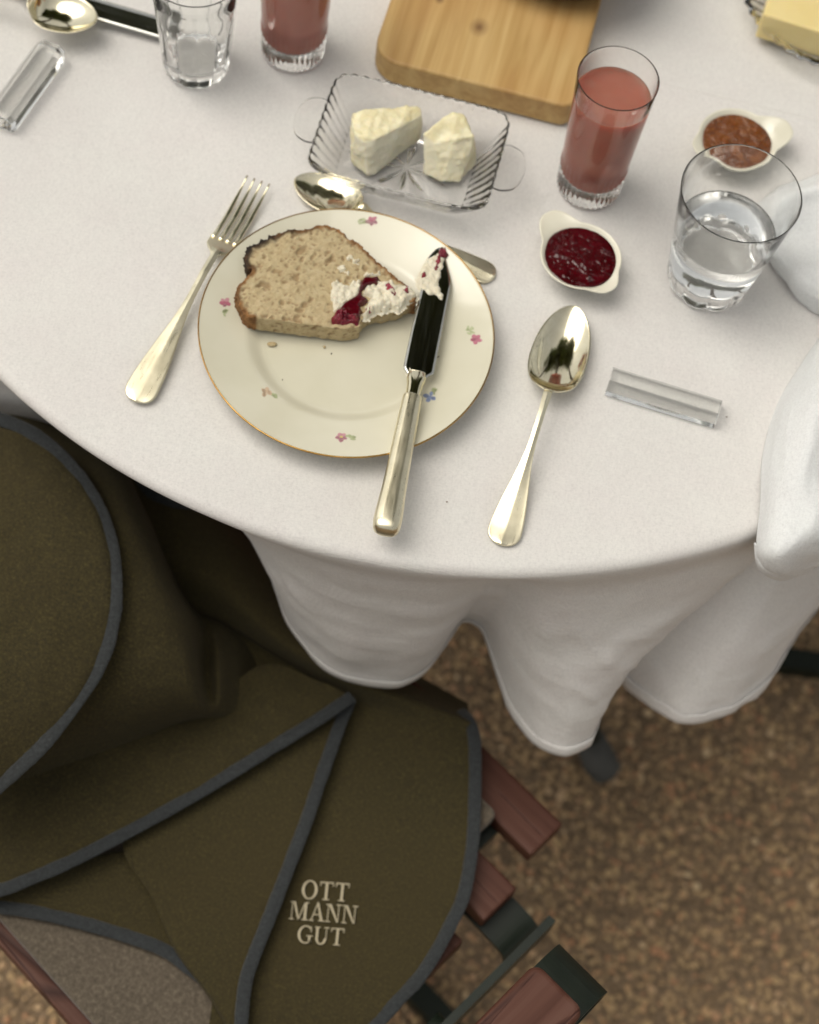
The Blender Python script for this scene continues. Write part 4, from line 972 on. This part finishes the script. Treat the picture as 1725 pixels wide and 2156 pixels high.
# upper flap
sheet('upper_flap', [[(-120, 1600, 0.4810), (60, 1600, 0.4810), (260, 1540, 0.4810), (430, 1480, 0.4790), (560, 1400, 0.4790), (690, 1440, 0.4770)],
                     [(-120, 1690, 0.4780), (60, 1690, 0.4780), (250, 1640, 0.4790), (430, 1560, 0.4790), (590, 1490, 0.4780), (722, 1456, 0.4760)],
                     [(-120, 1800, 0.4750), (60, 1780, 0.4760), (230, 1710, 0.4780), (420, 1620, 0.4790), (600, 1530, 0.4780), (732, 1462, 0.4760)],
                     [(-120, 1890, 0.4710), (60, 1858, 0.4740), (220, 1782, 0.4750), (410, 1678, 0.4760), (600, 1562, 0.4760), (740, 1470, 0.4750)]], 90, 60, .0016, 14, 4)
binding([(-120, 1895, 0.4720), (0, 1874, 0.4740), (60, 1852, 0.4755), (140, 1818, 0.4765), (220, 1778, 0.4770), (310, 1730, 0.4775), (410, 1674, 0.4780), (500, 1620, 0.4780), (600, 1558, 0.4780), (670, 1515, 0.4770), (742, 1466, 0.4760)], 190, seed=4)
# high bunched fold with its pleat
sheet('bunched_fold', [
    [(-160, 760, .52), (0, 800, .53), (120, 880, .53), (200, 925, .53), (240, 950, .53), (262, 965, .52), (275, 975, .50), (285, 985, .46), (300, 1000, .44), (320, 1010, .43), (340, 1020, .43)],
    [(-160, 830, .575), (0, 850, .58), (120, 920, .58), (205, 970, .58), (245, 990, .57), (266, 1000, .552), (278, 1010, .51), (290, 1020, .46), (310, 1035, .44), (330, 1050, .44), (350, 1060, .44)],
    [(-160, 1050, .60), (0, 1050, .60), (120, 1060, .60), (220, 1075, .598), (275, 1085, .59), (304, 1096, .570), (318, 1106, .53), (335, 1118, .465), (355, 1130, .45), (380, 1145, .45), (410, 1160, .45)],
    [(-160, 1220, .595), (0, 1220, .595), (140, 1220, .595), (250, 1215, .592), (322, 1213, .583), (354, 1222, .560), (370, 1232, .52), (388, 1244, .465), (410, 1256, .45), (440, 1270, .45), (480, 1290, .45)],
    [(-160, 1330, .587), (0, 1330, .587), (150, 1322, .587), (270, 1308, .584), (352, 1296, .574), (392, 1300, .552), (410, 1308, .518), (428, 1316, .486), (450, 1318, .482), (480, 1330, .474), (530, 1355, .452)],
    [(-160, 1400, .578), (0, 1400, .578), (150, 1388, .578), (275, 1370, .575), (362, 1352, .566), (401, 1358, .548), (418, 1368, .512), (436, 1372, .496), (460, 1372, .503), (492, 1385, .482), (545, 1405, .455)],
    [(-160, 1460, .569), (0, 1458, .569), (150, 1438, .569), (280, 1416, .567), (374, 1400, .558), (408, 1410, .542), (424, 1420, .508), (440, 1424, .500), (462, 1424, .510), (492, 1432, .486), (545, 1450, .458)],
    [(-160, 1525, .553), (0, 1520, .553), (150, 1498, .553), (280, 1468, .552), (382, 1450, .545), (415, 1458, .532), (430, 1464, .508), (444, 1466, .502), (463, 1466, .507), (490, 1474, .486), (540, 1490, .460)],
    [(-160, 1590, .530), (0, 1580, .530), (140, 1550, .530), (270, 1515, .530), (382, 1486, .528), (420, 1488, .520), (434, 1490, .508), (446, 1491, .501), (460, 1492, .497), (484, 1498, .482), (525, 1510, .460)],
    [(-160, 1645, .500), (0, 1622, .500), (100, 1598, .500), (250, 1550, .502), (370, 1510, .505), (418, 1504, .502), (432, 1504, .494), (444, 1505, .488), (456, 1507, .484), (476, 1512, .475), (510, 1522, .460)],
    [(-160, 1685, .474), (0, 1662, .472), (80, 1640, .472), (245, 1582, .472), (365, 1532, .472), (414, 1518, .472), (430, 1516, .470), (442, 1516, .468), (454, 1517, .466), (470, 1520, .464), (500, 1530, .458)]], 150, 170, .0016, 16, 5)
# top fold with rounded binding
sheet('top_fold', [[(-170, 850, .606), (-100, 856, .606), (0, 882, .607), (30, 892, .607), (62, 908, .606)],
                   [(-170, 950, .613), (-60, 950, .614), (60, 980, .614), (130, 985, .612), (160, 998, .609)],
                   [(-170, 1080, .613), (-40, 1080, .614), (100, 1085, .614), (190, 1085, .611), (215, 1088, .606)],
                   [(-170, 1220, .609), (-20, 1220, .610), (120, 1220, .610), (215, 1220, .606), (241, 1220, .602)],
                   [(-170, 1350, .601), (-20, 1350, .602), (110, 1345, .602), (205, 1340, .597), (231, 1342, .593)],
                   [(-170, 1450, .590), (-40, 1450, .591), (70, 1445, .591), (155, 1445, .587), (180, 1450, .583)],
                   [(-170, 1560, .573), (-90, 1560, .574), (0, 1555, .574), (70, 1555, .571), (97, 1563, .568)],
                   [(-170, 1720, .545), (-150, 1720, .545), (-100, 1700, .545), (-60, 1690, .545), (-35, 1682, .545)]], 70, 90, .0016, 14, 7)
binding([(-170, 848, .608), (-60, 862, .608), (0, 882, .609), (62, 908, .609), (118, 950, .609), (163, 1000, .609), (197, 1050, .608), (222, 1105, .606), (237, 1165, .604), (242, 1225, .602), (240, 1290, .598), (228, 1350, .593), (205, 1410, .587), (170, 1465, .581), (130, 1520, .574), (90, 1570, .568), (40, 1618, .560), (-20, 1670, .548), (-60, 1700, .542)], 240, .0050, .0017, seed=5)
binding([(270, 1012, .512), (310, 1035, .513), (360, 1055, .510), (430, 1080, .490), (470, 1095, .470)], 60, seed=6)

# lettering, stitched on the flat end of the main panel
def arc(cx, cyy, rx, ry, ix, iy, a0, a1, n=26):
    o_ = [(cx+rx*cos(radians(a)), cyy+ry*sin(radians(a))) for a in np.linspace(a0, a1, n)]; i_ = [(cx+ix*cos(radians(a)), cyy+iy*sin(radians(a))) for a in np.linspace(a0, a1, n)]
    return [(o_[k_], o_[k_+1], i_[k_+1], i_[k_]) for k_ in range(n-1)]
def R4(x0, y0, x1, y1): return [((x0, y0), (x1, y0), (x1, y1), (x0, y1))]
GL = {
 'O': (.98, arc(.47, .5, .44, .53, .29, .46, 0, 360, 40)),
 'T': (.88, R4(.36, .06, .50, .94)+R4(.05, .93, .81, 1.0)+R4(.05, .76, .10, .93)+R4(.76, .76, .81, .93)+R4(.24, 0, .62, .06)),
 'M': (1.10, R4(.12, .06, .17, .95)+R4(.82, .06, .96, .95)+R4(.02, 0, .28, .06)+R4(.70, 0, 1.06, .06)+R4(.02, .94, .22, 1.0)+R4(.82, .94, 1.06, 1.0)+[((.17, 1.0), (.31, 1.0), (.59, .0), (.50, .0)), ((.50, .0), (.56, .0), (.88, 1.0), (.82, 1.0))]),
 'A': (.90, [((.13, .06), (.19, .06), (.46, .92), (.43, 1.04)), ((.41, 1.04), (.50, 1.04), (.80, .06), (.65, .06))]+R4(.27, .33, .66, .39)+R4(.03, 0, .30, .06)+R4(.56, 0, .90, .06)),
 'N': (.92, R4(.14, .06, .19, .95)+R4(.72, .0, .77, .95)+R4(.03, 0, .32, .06)+R4(.03, .94, .25, 1.0)+R4(.60, .94, .90, 1.0)+[((.15, 1.0), (.32, 1.0), (.77, .0), (.69, .0))]),
 'G': (.98, arc(.50, .5, .46, .53, .31, .46, 42, 318, 34)+R4(.66, .06, .80, .42)+R4(.54, .40, .92, .46)+R4(.78, .66, .83, .98)),
 'U': (.94, R4(.11, .34, .25, .95)+R4(.69, .34, .74, .95)+R4(.02, .94, .36, 1.0)+R4(.57, .94, .88, 1.0)+arc(.425, .34, .315, .37, .175, .29, 180, 360, 24)),
}
def word(tx, x0, y0, hpx, sx):
    x = 0
    for ch_ in tx:
        wd, polys = GL[ch_]; V = []; F = []
        for p in polys:
            b0 = len(V); nn = len(p)
            for zz in (.0, .0012):
                for X, Y in p:
                    px = x0+(x+X)*hpx*sx+Y*hpx*.10; py = y0+(x+X)*hpx*sx*.075-Y*hpx
                    V.append(at(px, py, ZM+.0008+zz)-bo)
            F += [tuple(range(b0+nn, b0+2*nn)), tuple(range(b0, b0+nn))[::-1]]+[(b0+i, b0+(i+1) % nn, b0+(i+1) % nn+nn, b0+i+nn) for i in range(nn)]
        o = mesh_obj('letter', V, F, 'thread', bk, smooth=False); x += wd
        bm = bmesh.new(); bm.from_mesh(o.data); bmesh.ops.recalc_face_normals(bm, faces=bm.faces); bm.to_mesh(o.data); bm.free()
word('OTT', 633, 1891, 38, .985); word('MANN', 608, 1935, 38, .985); word('GUT', 624, 1984, 36, 1.0)

# ------------------------------------------------------------------ trees standing beyond the table (mirrored in the silver)
def tree(x, y, h, zc_, rx, rzz, seed, label):
    e = empty('tree', label, 'tree', 'trees beyond the table', place(x, y, 0)); r = np.random.default_rng(seed)
    v, f = sweep(cr([(0, 0, -.05), (.04, .02, zc_*.4), (-.05, .06, zc_), (.02, 0, h*.9)], 20), ell(.20, .20, 14), upv=(0, 1, 0), scale=np.linspace(1, .25, 20)); mesh_obj('trunk', v, f, 'bark', e)
    for i in range(7):
        a = r.uniform(0, 2*pi); z_ = zc_*r.uniform(.62, 1.05); v, f = sweep(cr([(0, 0, z_), (cos(a)*rx*.35, sin(a)*rx*.35, z_+.6), (cos(a)*rx*.8, sin(a)*rx*.8, z_+1.2)], 8), ell(.07, .07, 8), upv=(.1, 0, 1), scale=np.linspace(1, .3, 8)); mesh_obj('limb', v, f, 'bark', e)
    n = 15000; cl_ = r.normal(size=(90, 3)); cl_ /= np.linalg.norm(cl_, axis=1)[:, None]; cl_ *= (r.random((90, 1))**.4)
    C = cl_[r.integers(0, 90, n)]+r.normal(size=(n, 3))*.15; C = C*[rx, rx, rzz]+[0, 0, zc_]
    D1 = r.normal(size=(n, 3)); D1 /= np.linalg.norm(D1, axis=1)[:, None]; D2 = np.cross(D1, r.normal(size=(n, 3))); D2 /= np.linalg.norm(D2, axis=1)[:, None]
    s = r.uniform(.09, .17, (n, 1)); V = np.stack([C-D1*s, C+D2*s*.55, C+D1*s, C-D2*s*.55], 1).reshape(-1, 3)
    F = np.arange(4*n).reshape(-1, 4); mesh_obj('crown', V, F.tolist(), 'leaf', e, smooth=False)
tree(-2.6, 5.6, 12.5, 8.6, 1.9, 3.6, 1, 'leafy tree standing beyond the table to the left')
tree(.3, 5.2, 13, 8.8, 2.0, 3.7, 2, 'leafy tree standing straight beyond the table')
tree(3.6, 7.4, 12, 8.4, 2.0, 3.4, 3, 'leafy tree standing beyond the table to the right')
